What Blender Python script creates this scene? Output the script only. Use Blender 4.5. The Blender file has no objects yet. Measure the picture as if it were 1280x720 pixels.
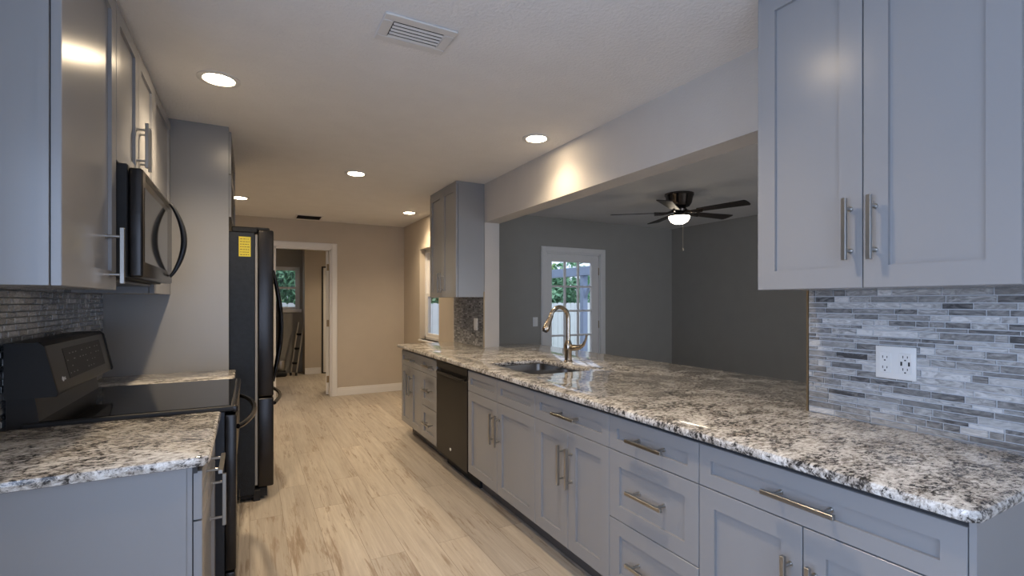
import bpy, bmesh, math, random
from mathutils import Vector, Matrix

S = bpy.context.scene
COL = S.collection
random.seed(7)

# ------------------------------------------------------------------ camera, world, lights, exposure
F = 607.0
TH = math.atan(328.0 / F)
CH = 1.275
cd = bpy.data.cameras.new('camera')
cd.sensor_width = 36.0
cd.lens = F / 1280.0 * 36.0
cd.shift_y = 17.0 / 1280.0
cd.clip_start = 0.02
cam = bpy.data.objects.new('camera', cd)
cam.location = (0, 0, CH)
cam.rotation_euler = (math.pi / 2, 0, -TH)
COL.objects.link(cam)
S.camera = cam

S.view_settings.view_transform = 'Standard'
S.view_settings.look = 'None'
S.view_settings.gamma = 1.0
S.view_settings.use_curve_mapping = False
S.view_settings.exposure = -0.08
S.cycles.use_denoising = True
S.cycles.sample_clamp_indirect = 6.0
S.cycles.max_bounces = 10

wd = bpy.data.worlds.new('overcast_sky')
S.world = wd
wd.use_nodes = True
bgn = wd.node_tree.nodes['Background']
bgn.inputs['Color'].default_value = (0.74, 0.82, 1.0, 1)
bgn.inputs['Strength'].default_value = 1.7


def area(name, loc, rot, sx, sy, energy, color):
    l = bpy.data.lights.new(name, 'AREA')
    l.shape = 'RECTANGLE'
    l.size, l.size_y = sx, sy
    l.energy = energy
    l.color = color
    o = bpy.data.objects.new(name, l)
    o.location = loc
    o.rotation_euler = rot
    COL.objects.link(o)
    return o


# added area lights imitate cool daylight from unseen openings behind and beside the camera
area('daylight_fill_kitchen', (0.0, -1.13, 1.15), (math.pi / 2, 0, 0), 1.2, 1.9, 17, (0.47, 0.66, 1.0))
area('daylight_fill_side', (-0.85, 0.0, 1.3), (math.pi / 2, 0, -math.pi / 2), 1.4, 1.3, 40, (0.48, 0.66, 1.0))
area('daylight_fill_living', (3.7, -2.72, 1.2), (math.pi / 2, 0, 0), 2.2, 1.6, 46, (0.78, 0.87, 1.0))
LAMP = 92.0             # watts of a recessed lamp
LAMP_COL = (1.0, 0.79, 0.53, 1)
sun = bpy.data.lights.new('sun', 'SUN')
sun.energy = 1.2
sun.angle = 0.1
sun.color = (1.0, 0.95, 0.86)
so = bpy.data.objects.new('sun', sun)
so.rotation_euler = (math.radians(38), 0, math.radians(-30))
COL.objects.link(so)

# ------------------------------------------------------------------ materials


def nodes_of(m):
    m.use_nodes = True
    nt = m.node_tree
    return nt, nt.nodes, nt.links, nt.nodes['Principled BSDF']


def paint(name, col, rough=0.5, metal=0.0, var=0.04, vscale=6.0, bump=0.0, bscale=60.0, stretch=(1, 1, 1), spec=0.5, coat=0.0):
    m = bpy.data.materials.new(name)
    nt, N, L, b = nodes_of(m)
    tc = N.new('ShaderNodeTexCoord')
    mp = N.new('ShaderNodeMapping')
    mp.inputs['Scale'].default_value = stretch
    L.new(tc.outputs['Object'], mp.inputs['Vector'])
    n = N.new('ShaderNodeTexNoise')
    n.inputs['Scale'].default_value = vscale
    n.inputs['Detail'].default_value = 4
    L.new(mp.outputs['Vector'], n.inputs['Vector'])
    r = N.new('ShaderNodeValToRGB')
    r.color_ramp.elements[0].position = 0.3
    r.color_ramp.elements[1].position = 0.7
    r.color_ramp.elements[0].color = tuple(c * (1 - var) for c in col) + (1,)
    r.color_ramp.elements[1].color = tuple(min(1, c * (1 + var)) for c in col) + (1,)
    L.new(n.outputs['Fac'], r.inputs['Fac'])
    L.new(r.outputs['Color'], b.inputs['Base Color'])
    b.inputs['Roughness'].default_value = rough
    b.inputs['Metallic'].default_value = metal
    b.inputs['Specular IOR Level'].default_value = spec
    b.inputs['Coat Weight'].default_value = coat
    b.inputs['Coat Roughness'].default_value = 0.08
    if bump:
        n2 = N.new('ShaderNodeTexNoise')
        n2.inputs['Scale'].default_value = bscale
        n2.inputs['Detail'].default_value = 3
        L.new(mp.outputs['Vector'], n2.inputs['Vector'])
        bp = N.new('ShaderNodeBump')
        bp.inputs['Strength'].default_value = bump
        bp.inputs['Distance'].default_value = 0.01
        L.new(n2.outputs['Fac'], bp.inputs['Height'])
        L.new(bp.outputs['Normal'], b.inputs['Normal'])
    return m


def emit(name, col, strength):
    m = bpy.data.materials.new(name)
    nt, N, L, b = nodes_of(m)
    b.inputs['Base Color'].default_value = (0.9, 0.88, 0.82, 1)
    b.inputs['Emission Color'].default_value = col
    b.inputs['Emission Strength'].default_value = strength
    return m


def glass(name, tint=(0.96, 0.98, 1.0)):
    m = bpy.data.materials.new(name)
    m.use_nodes = True
    nt = m.node_tree
    N, L = nt.nodes, nt.links
    N.clear()
    out = N.new('ShaderNodeOutputMaterial')
    mix = N.new('ShaderNodeMixShader')
    lw = N.new('ShaderNodeLayerWeight')
    pw = math_node(N, L, 'MULTIPLY', math_node(N, L, 'POWER', lw.outputs['Facing'], 5.0), 0.5)
    fac = math_node(N, L, 'ADD', pw, 0.035)
    t = N.new('ShaderNodeBsdfTransparent')
    t.inputs['Color'].default_value = tint + (1,)
    g = N.new('ShaderNodeBsdfGlossy')
    g.inputs['Roughness'].default_value = 0.02
    L.new(fac, mix.inputs['Fac'])
    L.new(t.outputs['BSDF'], mix.inputs[1])
    L.new(g.outputs['BSDF'], mix.inputs[2])
    L.new(mix.outputs['Shader'], out.inputs['Surface'])
    return m


def math_node(N, L, op, a, b=None, clamp=False):
    n = N.new('ShaderNodeMath')
    n.operation = op
    n.use_clamp = clamp
    for i, v in enumerate((a, b)):
        if v is None:
            continue
        if isinstance(v, (int, float)):
            n.inputs[i].default_value = v
        else:
            L.new(v, n.inputs[i])
    return n.outputs[0]


def mixc(N, L, fac, a, b, mode='MIX'):
    n = N.new('ShaderNodeMix')
    n.data_type = 'RGBA'
    n.blend_type = mode
    for k, v in ((0, fac), (6, a), (7, b)):
        if isinstance(v, (int, float)):
            n.inputs[k].default_value = v
        elif isinstance(v, tuple):
            n.inputs[k].default_value = v + (1,) if len(v) == 3 else v
        else:
            L.new(v, n.inputs[k])
    return n.outputs[2]


def ramp(N, L, fac, stops):
    r = N.new('ShaderNodeValToRGB')
    e = r.color_ramp.elements
    while len(e) < len(stops):
        e.new(0.5)
    for i, (p, c) in enumerate(stops):
        e[i].position = p
        e[i].color = (c, c, c, 1) if isinstance(c, (int, float)) else c + (1,)
    L.new(fac, r.inputs['Fac'])
    return r.outputs['Color']


def noise(N, L, vec, scale, detail=4, rough=0.5, dist=0.0):
    n = N.new('ShaderNodeTexNoise')
    n.inputs['Scale'].default_value = scale
    n.inputs['Detail'].default_value = detail
    n.inputs['Roughness'].default_value = rough
    n.inputs['Distortion'].default_value = dist
    L.new(vec, n.inputs['Vector'])
    return n.outputs['Fac']


def granite_mat():
    m = bpy.data.materials.new('speckled_granite')
    nt, N, L, b = nodes_of(m)
    tc = N.new('ShaderNodeTexCoord')
    mp = N.new('ShaderNodeMapping')
    mp.inputs['Rotation'].default_value = (0, 0, math.radians(32))
    mp.inputs['Scale'].default_value = (0.75, 1.25, 1.0)
    L.new(tc.outputs['Object'], mp.inputs['Vector'])
    v = mp.outputs['Vector']
    big = noise(N, L, v, 8, 5, 0.6, 0.8)
    mid = noise(N, L, v, 70, 6, 0.72, 0.5)
    fine = noise(N, L, v, 190, 4, 0.7, 0.3)
    tint = noise(N, L, v, 16, 4, 0.6, 0.4)
    base = ramp(N, L, tint, [(0.30, (0.36, 0.32, 0.28)), (0.46, (0.60, 0.57, 0.53)), (0.60, (0.80, 0.78, 0.75)), (0.8, (0.62, 0.61, 0.59))])
    greys = ramp(N, L, fine, [(0.36, (0.20, 0.175, 0.15)), (0.50, (0.80, 0.77, 0.73)), (0.65, (1.0, 0.98, 0.95))])
    c1 = mixc(N, L, 0.75, base, greys, 'MULTIPLY')
    comb = math_node(N, L, 'ADD', math_node(N, L, 'MULTIPLY', mid, 0.66), math_node(N, L, 'MULTIPLY', big, 0.34))
    comb = math_node(N, L, 'ADD', comb, math_node(N, L, 'MULTIPLY', math_node(N, L, 'SUBTRACT', fine, 0.5), 0.30))
    dk = ramp(N, L, comb, [(0.513, 0.0), (0.538, 0.65), (0.58, 1.0)])
    c2 = mixc(N, L, dk, c1, (0.035, 0.032, 0.031))
    wh = ramp(N, L, comb, [(0.41, 1.0), (0.47, 0.0)])
    c3 = mixc(N, L, math_node(N, L, 'MULTIPLY', wh, 0.8), c2, (0.86, 0.84, 0.80))
    L.new(c3, b.inputs['Base Color'])
    b.inputs['Roughness'].default_value = 0.09
    b.inputs['Specular IOR Level'].default_value = 0.5
    return m


def floor_mat():
    m = bpy.data.materials.new('pale_oak_planks')
    nt, N, L, b = nodes_of(m)
    tc = N.new('ShaderNodeTexCoord')
    sp = N.new('ShaderNodeSeparateXYZ')
    L.new(tc.outputs['Object'], sp.inputs['Vector'])
    cb = N.new('ShaderNodeCombineXYZ')
    L.new(sp.outputs['Y'], cb.inputs['X'])
    L.new(sp.outputs['X'], cb.inputs['Y'])
    br = N.new('ShaderNodeTexBrick')
    br.offset = 0.37
    br.offset_frequency = 2
    br.inputs['Color1'].default_value = (0, 0, 0, 1)
    br.inputs['Color2'].default_value = (1, 1, 1, 1)
    br.inputs['Mortar'].default_value = (0.5, 0.5, 0.5, 1)
    br.inputs['Scale'].default_value = 1.0
    br.inputs['Mortar Size'].default_value = 0.0012
    br.inputs['Mortar Smooth'].default_value = 0.2
    br.inputs['Bias'].default_value = 0.0
    br.inputs['Brick Width'].default_value = 1.22
    br.inputs['Row Height'].default_value = 0.175
    L.new(cb.outputs['Vector'], br.inputs['Vector'])
    # shift the grain from plank to plank
    off = N.new('ShaderNodeVectorMath')
    off.operation = 'MULTIPLY_ADD'
    L.new(br.outputs['Color'], off.inputs[0])
    off.inputs[1].default_value = (3.1, 17.3, 5.7)
    L.new(tc.outputs['Object'], off.inputs[2])
    def stretch(sx, sy):
        mp = N.new('ShaderNodeMapping')
        mp.inputs['Scale'].default_value = (sx, sy, 1)
        L.new(off.outputs['Vector'], mp.inputs['Vector'])
        return mp.outputs['Vector']
    grain = noise(N, L, stretch(26, 1.6), 1.0, 6, 0.62, 0.8)
    streak = noise(N, L, stretch(46, 3.2), 1.0, 8, 0.74, 0.9)
    patch = noise(N, L, stretch(9.0, 1.6), 1.0, 4, 0.6, 0.5)
    fine = noise(N, L, stretch(120, 4), 1.0, 3, 0.6, 0.2)
    base = ramp(N, L, grain, [(0.28, (0.43, 0.37, 0.31)), (0.48, (0.50, 0.44, 0.372)), (0.70, (0.575, 0.52, 0.45))])
    tone = ramp(N, L, br.outputs['Color'], [(0.0, (0.84, 0.83, 0.82)), (1.0, (1.06, 1.05, 1.03))])
    c = mixc(N, L, 1.0, base, tone, 'MULTIPLY')
    s = math_node(N, L, 'ADD', math_node(N, L, 'MULTIPLY', streak, 0.55), math_node(N, L, 'MULTIPLY', patch, 0.45))
    sf = ramp(N, L, s, [(0.535, 0.0), (0.575, 0.55), (0.63, 0.9)])
    c = mixc(N, L, sf, c, (0.27, 0.195, 0.135))
    ff = ramp(N, L, fine, [(0.3, 0.8), (0.6, 1.0)])
    c = mixc(N, L, 0.6, c, ff, 'MULTIPLY')
    c = mixc(N, L, math_node(N, L, 'MULTIPLY', br.outputs['Fac'], 0.75), c, (0.16, 0.115, 0.08))
    L.new(c, b.inputs['Base Color'])
    b.inputs['Roughness'].default_value = 0.42
    bp = N.new('ShaderNodeBump')
    bp.inputs['Strength'].default_value = 0.15
    bp.inputs['Distance'].default_value = 0.002
    bp.invert = True
    L.new(br.outputs['Fac'], bp.inputs['Height'])
    L.new(bp.outputs['Normal'], b.inputs['Normal'])
    return m


def tile_mat(name, dark, mid, light, rough=0.14):
    m = bpy.data.materials.new(name)
    nt, N, L, b = nodes_of(m)
    at = N.new('ShaderNodeAttribute')
    at.attribute_name = 'tile'
    sp = N.new('ShaderNodeSeparateColor')
    L.new(at.outputs['Color'], sp.inputs['Color'])
    tc = N.new('ShaderNodeTexCoord')
    off = N.new('ShaderNodeVectorMath')
    off.operation = 'MULTIPLY_ADD'
    L.new(at.outputs['Color'], off.inputs[0])
    off.inputs[1].default_value = (9, 23, 31)
    L.new(tc.outputs['Object'], off.inputs[2])
    mp = N.new('ShaderNodeMapping')
    mp.inputs['Scale'].default_value = (1, 0.35, 1.0)
    L.new(off.outputs['Vector'], mp.inputs['Vector'])
    swirl = noise(N, L, mp.outputs['Vector'], 55, 4, 0.55, 2.2)
    amt = math_node(N, L, 'MULTIPLY', sp.outputs['Green'], 0.75)
    f = math_node(N, L, 'ADD', sp.outputs['Red'], math_node(N, L, 'MULTIPLY', math_node(N, L, 'SUBTRACT', swirl, 0.5), math_node(N, L, 'ADD', amt, 0.7)), True)
    f = math_node(N, L, 'MULTIPLY', f, 1.0)
    c = ramp(N, L, f, [(0.05, dark), (0.5, mid), (0.95, light)])
    L.new(c, b.inputs['Base Color'])
    b.inputs['Roughness'].default_value = rough
    b.inputs['Specular IOR Level'].default_value = 0.6
    b.inputs['Coat Weight'].default_value = 0.4
    b.inputs['Coat Roughness'].default_value = 0.05
    return m


def leaf_mat(name, a, b_):
    m = bpy.data.materials.new(name)
    nt, N, L, b = nodes_of(m)
    tc = N.new('ShaderNodeTexCoord')
    n = noise(N, L, tc.outputs['Object'], 5.0, 4, 0.6)
    c = ramp(N, L, n, [(0.3, a), (0.7, b_)])
    L.new(c, b.inputs['Base Color'])
    b.inputs['Roughness'].default_value = 0.6
    return m


M = {}
M['wall'] = paint('greige_wall_paint', (0.55, 0.515, 0.475), 0.75, var=0.02, bump=0.12, bscale=90)
M['wall_tan'] = paint('tan_wall_paint', (0.52, 0.455, 0.375), 0.75, var=0.02, bump=0.12, bscale=90)
M['wall_living'] = paint('grey_living_wall_paint', (0.335, 0.32, 0.29), 0.75, var=0.02, bump=0.1, bscale=90)
M['ceiling'] = paint('ceiling_paint', (0.76, 0.745, 0.73), 0.85, var=0.02, bump=0.35, bscale=70)
M['trim'] = paint('white_trim_paint', (0.78, 0.76, 0.74), 0.35, var=0.01)
M['cab'] = paint('grey_cabinet_lacquer', (0.275, 0.275, 0.282), 0.26, var=0.02, vscale=3, stretch=(1, 1, 0.2))
M['gap_shade'] = paint('painted_gap_shade', (0.03, 0.03, 0.033), 0.6)  # near-black colour standing in for shade in the cabinet gaps
M['toe'] = paint('dark_toe_kick', (0.10, 0.09, 0.085), 0.5)
M['nickel'] = paint('brushed_nickel', (0.42, 0.41, 0.39), 0.30, 1.0, var=0.06, vscale=40, stretch=(1, 1, 0.1))
M['bronze'] = paint('warm_brushed_faucet_metal', (0.50, 0.42, 0.33), 0.22, 1.0, var=0.04)
M['steel'] = paint('sink_steel', (0.36, 0.34, 0.32), 0.28, 1.0, var=0.05, vscale=30)
M['blackss'] = paint('black_stainless', (0.042, 0.039, 0.038), 0.26, 0.85, var=0.05, vscale=20, stretch=(1, 0.1, 1))
M['bluess'] = paint('black_stainless_side', (0.028, 0.031, 0.038), 0.34, 0.5, var=0.06)
M['fridgeside'] = paint('dark_textured_fridge_side', (0.010, 0.013, 0.018), 0.42, 0.2, var=0.25, vscale=35, bump=0.25, bscale=160)
M['blackgloss'] = paint('black_glass', (0.010, 0.010, 0.010), 0.06, 0.0, var=0.02, spec=0.4)
M['black'] = paint('black_plastic', (0.008, 0.008, 0.009), 0.6, var=0.1)
M['panelblack'] = paint('dark_control_panel', (0.016, 0.014, 0.013), 0.36, 0.0, var=0.05, spec=0.3)
M['dishfront'] = paint('dark_dishwasher_front', (0.020, 0.017, 0.015), 0.40, 0.0, var=0.05, spec=0.25)
M['displayblack'] = paint('dark_display', (0.010, 0.009, 0.009), 0.45, 0.0, spec=0.2)
M['gasket'] = paint('grey_gasket', (0.30, 0.29, 0.28), 0.6)
M['yellow'] = paint('yellow_paper', (0.72, 0.60, 0.06), 0.6)
M['ink'] = paint('dark_ink', (0.10, 0.085, 0.02), 0.7)
M['white'] = paint('white_plastic', (0.80, 0.79, 0.77), 0.3, var=0.01)
M['slot'] = paint('dark_slot', (0.02, 0.02, 0.02), 0.6)
M['mark'] = paint('pale_emblem', (0.70, 0.69, 0.67), 0.35)
M['greymark'] = paint('grey_print', (0.16, 0.155, 0.15), 0.4)
M['granite'] = granite_mat()
M['floor'] = floor_mat()
M['tile'] = tile_mat('grey_glass_mosaic', (0.075, 0.075, 0.078), (0.31, 0.305, 0.30), (0.70, 0.695, 0.69))
M['tile_shaded'] = tile_mat('grey_glass_mosaic_shaded', (0.07, 0.072, 0.078), (0.24, 0.24, 0.245), (0.50, 0.50, 0.505), 0.2)  # darker copy of the same tile, its shade put into the colours
M['grout'] = paint('pale_grout', (0.55, 0.56, 0.58), 0.8)
M['grout_shaded'] = paint('pale_grout_shaded', (0.22, 0.22, 0.22), 0.8)  # pale grout darkened to go with the shaded tile copy
M['brass'] = paint('bronze_edge_trim', (0.30, 0.22, 0.13), 0.35, 0.7)
M['lens'] = emit('lamp_lens', LAMP_COL, 55.0)
M['bowl'] = emit('fan_light_bowl', (1.0, 0.86, 0.66, 1), 16.0)
M['fanmetal'] = paint('dark_polished_fan_metal', (0.10, 0.085, 0.075), 0.15, 0.9, var=0.05)
M['fanblade'] = paint('dark_walnut_blade', (0.022, 0.016, 0.013), 0.5, var=0.2, vscale=10, stretch=(1, 8, 1))
M['chain'] = paint('pale_pull_chain', (0.55, 0.48, 0.38), 0.35, 0.6)
M['glass'] = glass('window_pane')
M['leafA'] = leaf_mat('leaf_green', (0.12, 0.27, 0.09), (0.42, 0.60, 0.24))
M['leafB'] = leaf_mat('leaf_blue_green', (0.07, 0.22, 0.12), (0.30, 0.52, 0.32))
M['bark'] = paint('bark', (0.13, 0.09, 0.06), 0.9, var=0.3, vscale=20)
M['fence'] = paint('white_fence_paint', (0.70, 0.72, 0.76), 0.6, var=0.05)
M['post'] = paint('blue_grey_patio_paint', (0.27, 0.34, 0.48), 0.5)
M['brownwood'] = paint('brown_stained_wood', (0.085, 0.06, 0.048), 0.8, var=0.2, vscale=12)
M['grass'] = paint('lawn', (0.10, 0.20, 0.06), 0.9, var=0.3, vscale=20)
M['concrete'] = paint('patio_concrete', (0.45, 0.44, 0.42), 0.8, var=0.06)
M['alu'] = paint('aluminium', (0.55, 0.53, 0.50), 0.35, 0.9)
M['rubber'] = paint('black_rubber', (0.02, 0.02, 0.02), 0.7)
M['ventdark'] = paint('vent_duct', (0.035, 0.03, 0.027), 0.8)
M['ventwhite'] = paint('vent_enamel', (0.66, 0.645, 0.625), 0.45, var=0.01)
M['hinge'] = paint('hinge_brass', (0.34, 0.25, 0.15), 0.4, 0.8)

# ------------------------------------------------------------------ helpers
WL = {}


class MB:
    def __init__(self):
        self.bm = bmesh.new()
        self.mi = 0

    def _tag(self, faces):
        for f in faces:
            f.material_index = self.mi

    def box(self, x0, x1, y0, y1, z0, z1, bv=0.0, seg=1, rot=None):
        bm = self.bm
        r = bmesh.ops.create_cube(bm, size=1.0)
        vs = r['verts']
        cx, cy, cz = (x0 + x1) / 2, (y0 + y1) / 2, (z0 + z1) / 2
        for v in vs:
            v.co = Vector((cx + v.co.x * (x1 - x0), cy + v.co.y * (y1 - y0), cz + v.co.z * (z1 - z0)))
        if bv:
            es = list({e for v in vs for e in v.link_edges})
            out = bmesh.ops.bevel(bm, geom=es, offset=bv, segments=seg, affect='EDGES', profile=0.5)
            vs = list({v for f in out['faces'] for v in f.verts} | {v for v in vs if v.is_valid})
        fs = {f for v in vs if v.is_valid for f in v.link_faces}
        self._tag(fs)
        if rot:
            piv, mat = rot
            for v in {v for f in fs for v in f.verts}:
                v.co = mat @ (v.co - Vector(piv)) + Vector(piv)
        return self

    def tube(self, pts, r, n=12, caps=True, flat=1.0, up=None):
        pts = [Vector(p) for p in pts]
        rs = r if isinstance(r, (list, tuple)) else [r] * len(pts)
        bm = self.bm
        t0 = (pts[1] - pts[0]).normalized()
        ref = Vector(up) if up else (Vector((0, 0, 1)) if abs(t0.z) < 0.9 else Vector((1, 0, 0)))
        a = (ref - t0 * ref.dot(t0)).normalized()
        rings = []
        fs = []
        for i, p in enumerate(pts):
            t = (pts[min(i + 1, len(pts) - 1)] - pts[max(i - 1, 0)]).normalized()
            a = (a - t * a.dot(t)).normalized()
            b = t.cross(a)
            rings.append([bm.verts.new(p + rs[i] * (math.cos(q) * a + flat * math.sin(q) * b)) for q in [2 * math.pi * k / n for k in range(n)]])
        for i in range(len(rings) - 1):
            for k in range(n):
                fs.append(bm.faces.new((rings[i][k], rings[i][(k + 1) % n], rings[i + 1][(k + 1) % n], rings[i + 1][k])))
        if caps:
            fs.append(bm.faces.new(rings[0][::-1]))
            fs.append(bm.faces.new(rings[-1]))
        self._tag(fs)
        return self

    def cyl(self, p0, p1, r0, r1=None, n=16):
        return self.tube([p0, p1], [r0, r0 if r1 is None else r1], n)

    def lathe(self, c, prof, n=28):
        bm = self.bm
        rings = []
        fs = []
        for (r, z) in prof:
            rings.append([bm.verts.new((c[0] + r * math.cos(2 * math.pi * k / n), c[1] + r * math.sin(2 * math.pi * k / n), c[2] + z)) for k in range(n)])
        for i in range(len(rings) - 1):
            for k in range(n):
                fs.append(bm.faces.new((rings[i][k], rings[i][(k + 1) % n], rings[i + 1][(k + 1) % n], rings[i + 1][k])))
        if prof[0][0] > 1e-5:
            fs.append(bm.faces.new(rings[0][::-1]))
        if prof[-1][0] > 1e-5:
            fs.append(bm.faces.new(rings[-1]))
        self._tag(fs)
        return self

    def prism(self, poly, axis, a0, a1):
        """poly in the two other axes (order x,y,z without axis), extruded along axis from a0 to a1"""
        bm = self.bm
        def P(p, a):
            if axis == 'x':
                return (a, p[0], p[1])
            if axis == 'y':
                return (p[0], a, p[1])
            return (p[0], p[1], a)
        A = [bm.verts.new(P(p, a0)) for p in poly]
        B = [bm.verts.new(P(p, a1)) for p in poly]
        fs = [bm.faces.new(A[::-1]), bm.faces.new(B)]
        n = len(poly)
        for i in range(n):
            fs.append(bm.faces.new((A[i], A[(i + 1) % n], B[(i + 1) % n], B[i])))
        self._tag(fs)
        return self

    def quad(self, *ps):
        f = self.bm.faces.new([self.bm.verts.new(p) for p in ps])
        self._tag([f])
        return self

    def shaker(self, xf, sg, y0, y1, z0, z1, rail=0.058, dep=0.010, th=0.02, panel=True):
        """shaker front in a plane x=xf, visible side facing sg*x"""
        bm = self.bm
        e = 0.0015
        def ring(x, i):
            return [bm.verts.new((x, yy, zz)) for yy, zz in ((y0 + i, z0 + i), (y1 - i, z0 + i), (y1 - i, z1 - i), (y0 + i, z1 - i))]
        xb = xf - sg * th
        rs = [ring(xb, 0), ring(xf - sg * e, 0), ring(xf, e)]
        if panel:
            rs += [ring(xf, rail), ring(xf - sg * dep, rail + 0.0006)]
        fs = []
        for i in range(len(rs) - 1):
            for k in range(4):
                fs.append(bm.faces.new((rs[i][k], rs[i][(k + 1) % 4], rs[i + 1][(k + 1) % 4], rs[i + 1][k])))
        fs.append(bm.faces.new(rs[0][::-1]))
        fs.append(bm.faces.new(rs[-1]))
        self._tag(fs)
        return self

    def build(self, name, mats, parent=None, smooth=30, loc=None):
        bmesh.ops.recalc_face_normals(self.bm, faces=self.bm.faces[:])
        me = bpy.data.meshes.new(name)
        org = Vector(loc) if loc is not None else (WL[parent] if parent is not None else Vector((0, 0, 0)))
        bmesh.ops.translate(self.bm, verts=self.bm.verts[:], vec=-org)
        self.bm.to_mesh(me)
        self.bm.free()
        for mt in (mats if isinstance(mats, (list, tuple)) else [mats]):
            me.materials.append(M[mt])
        if smooth:
            for p in me.polygons:
                p.use_smooth = True
            me.set_sharp_from_angle(angle=math.radians(smooth))
        o = bpy.data.objects.new(name, me)
        COL.objects.link(o)
        if parent is not None:
            o.parent = parent
        else:
            o.location = org
        WL[o] = org
        return o


def box(*a, **k):
    return MB().box(*a, **k)


def tag(o, label, cat, group=None, kind=None):
    o['label'] = label
    o['category'] = cat
    if group:
        o['group'] = group
    if kind:
        o['kind'] = kind
    return o


def thing(name, loc, label, cat, group=None):
    o = bpy.data.objects.new(name, None)
    o.empty_display_size = 0.1
    o.location = loc
    COL.objects.link(o)
    WL[o] = Vector(loc)
    return tag(o, label, cat, group)


def struct(o, label=None):
    o['kind'] = 'structure'
    if label:
        o['label'] = label
    return o


def sroot(name, loc, label):
    o = bpy.data.objects.new(name, None)
    o.location = loc
    COL.objects.link(o)
    WL[o] = Vector(loc)
    return struct(o, label)


# ------------------------------------------------------------------ the room
ZC = 2.345      # ceiling
ZH = 1.995      # underside of the header over the pass-through
CT = 0.859      # counter top
CB = 0.829      # underside of granite
UB = 1.315      # underside of wall cabinets
XL = -0.72      # left wall
XR = 1.88       # right kitchen wall
XO = 2.027      # its living room side
YB = 6.9        # back wall
XW = 1.96       # wall with the kitchen window
YN = -2.6       # near wall of the living room
YK = -1.0       # kitchen wall behind the camera
YL = 5.2        # living room far wall
XE = 5.5        # living room end wall
Y1, Y2 = 1.096, 4.0     # pass-through
YF = 9.6        # back room far wall
YD = 9.2        # back room wall with the closet door
XD = 0.85

struct(box(-0.85, 5.65, -2.75, 9.72, -0.1, 0).build('floor', 'floor', smooth=0))
m = MB()
m.box(-0.85, XO, -2.75, 9.72, ZC, ZC + 0.1)
m.box(XO, 5.65, -2.75, YL + 0.1, ZC, ZC + 0.1)
struct(m.build('ceiling', 'ceiling', smooth=0))
m = MB()
m.box(-0.82, XL, 0.72, YF, 0, ZC)
m.box(-0.82, XL, YK, -0.72, 0, ZC)
m.box(-0.82, XL, -0.72, 0.72, 0, 0.65)
m.box(-0.82, XL, -0.72, 0.72, 1.95, ZC)
struct(m.build('wall_left', 'wall', smooth=0))

m = MB()
m.box(XR, XO, YN, Y1, 0, ZC)
m.box(XR, XO, Y1, Y2, ZH, ZC)
m.box(XR, XO, Y2, 4.78, 0, ZC)
m.box(XR, XO, Y1, Y2, 0, CB - 0.002)
struct(m.build('wall_right', 'wall', smooth=0))

# wall with the kitchen window
WY0, WY1, WZ0, WZ1 = 5.44, 6.17, 0.785, 1.955
m = MB()
m.box(XW, 2.10, 4.78, WY0, 0, ZC)
m.box(XW, 2.10, WY1, YB, 0, ZC)
m.box(XW, 2.10, WY0, WY1, 0, WZ0)
m.box(XW, 2.10, WY0, WY1, WZ1, ZC)
struct(m.build('wall_window', 'wall_tan', smooth=0))

DX0, DX1, DZ = 0.28, 0.965, 1.98
m = MB()
m.box(XL, DX0, YB, YB + 0.1, 0, ZC)
m.box(DX1, 2.10, YB, YB + 0.1, 0, ZC)
m.box(DX0, DX1, YB, YB + 0.1, DZ, ZC)
struct(m.build('wall_back', 'wall_tan', smooth=0))

# living room
LX0, LX1, LZ = 3.30, 4.16, 1.905
m = MB()
m.box(XO, LX0, YL, YL + 0.1, 0, ZC)
m.box(LX1, XE + 0.1, YL, YL + 0.1, 0, ZC)
m.box(LX0, LX1, YL, YL + 0.1, LZ, ZC)
struct(m.build('wall_living_far', 'wall_living', smooth=0))
struct(box(XE, XE + 0.1, YN, YL, 0, ZC).build('wall_living_end', 'wall_living', smooth=0))
m = MB()
m.box(XL, -0.62, YK - 0.1, YK, 0, ZC)
m.box(0.62, XR, YK - 0.1, YK, 0, ZC)
m.box(XO, 2.6, YN - 0.1, YN, 0, ZC)
m.box(4.8, XE, YN - 0.1, YN, 0, ZC)
m.box(-0.62, 0.62, YK - 0.1, YK, 2.1, ZC)
m.box(-0.62, 0.62, YK - 0.1, YK, 0, 0.2)
m.box(2.6, 4.8, YN - 0.1, YN, 2.0, ZC)
m.box(2.6, 4.8, YN - 0.1, YN, 0, 0.4)
struct(m.build('wall_near', 'wall', smooth=0))

# back room
m = MB()
m.box(XD, 2.10, YD, YD + 0.08, 0, ZC)
m.box(XD, XD + 0.08, YD + 0.08, YF, 0, ZC)
struct(m.build('wall_closet', 'wall_tan', smooth=0))
BW0, BW1, BZ0, BZ1 = 0.10, 0.80, 1.14, 1.90
m = MB()
m.box(-0.82, BW0, YF, YF + 0.1, 0, ZC)
m.box(BW1, XD + 0.08, YF, YF + 0.1, 0, ZC)
m.box(BW0, BW1, YF, YF + 0.1, 0, BZ0)
m.box(BW0, BW1, YF, YF + 0.1, BZ1, ZC)
struct(m.build('wall_back_room', 'wall_living', smooth=0))
struct(box(2.0, 2.10, YB + 0.1, YD, 0, ZC).build('wall_back_room_side', 'wall_tan', smooth=0))


def baseboard(name, x0, x1, y0, y1):
    m = MB()
    m.box(x0, x1, y0, y1, 0, 0.085, 0.002)
    ix = 0.003 if x1 - x0 > y1 - y0 else 0.004
    if x1 - x0 > y1 - y0:
        m.box(x0, x1, y0 + 0.004, y1, 0.085, 0.11, 0.003)
    else:
        m.box(x0 + 0.004, x1, y0, y1, 0.085, 0.11, 0.003)
    return struct(m.build(name, 'trim'))


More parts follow.
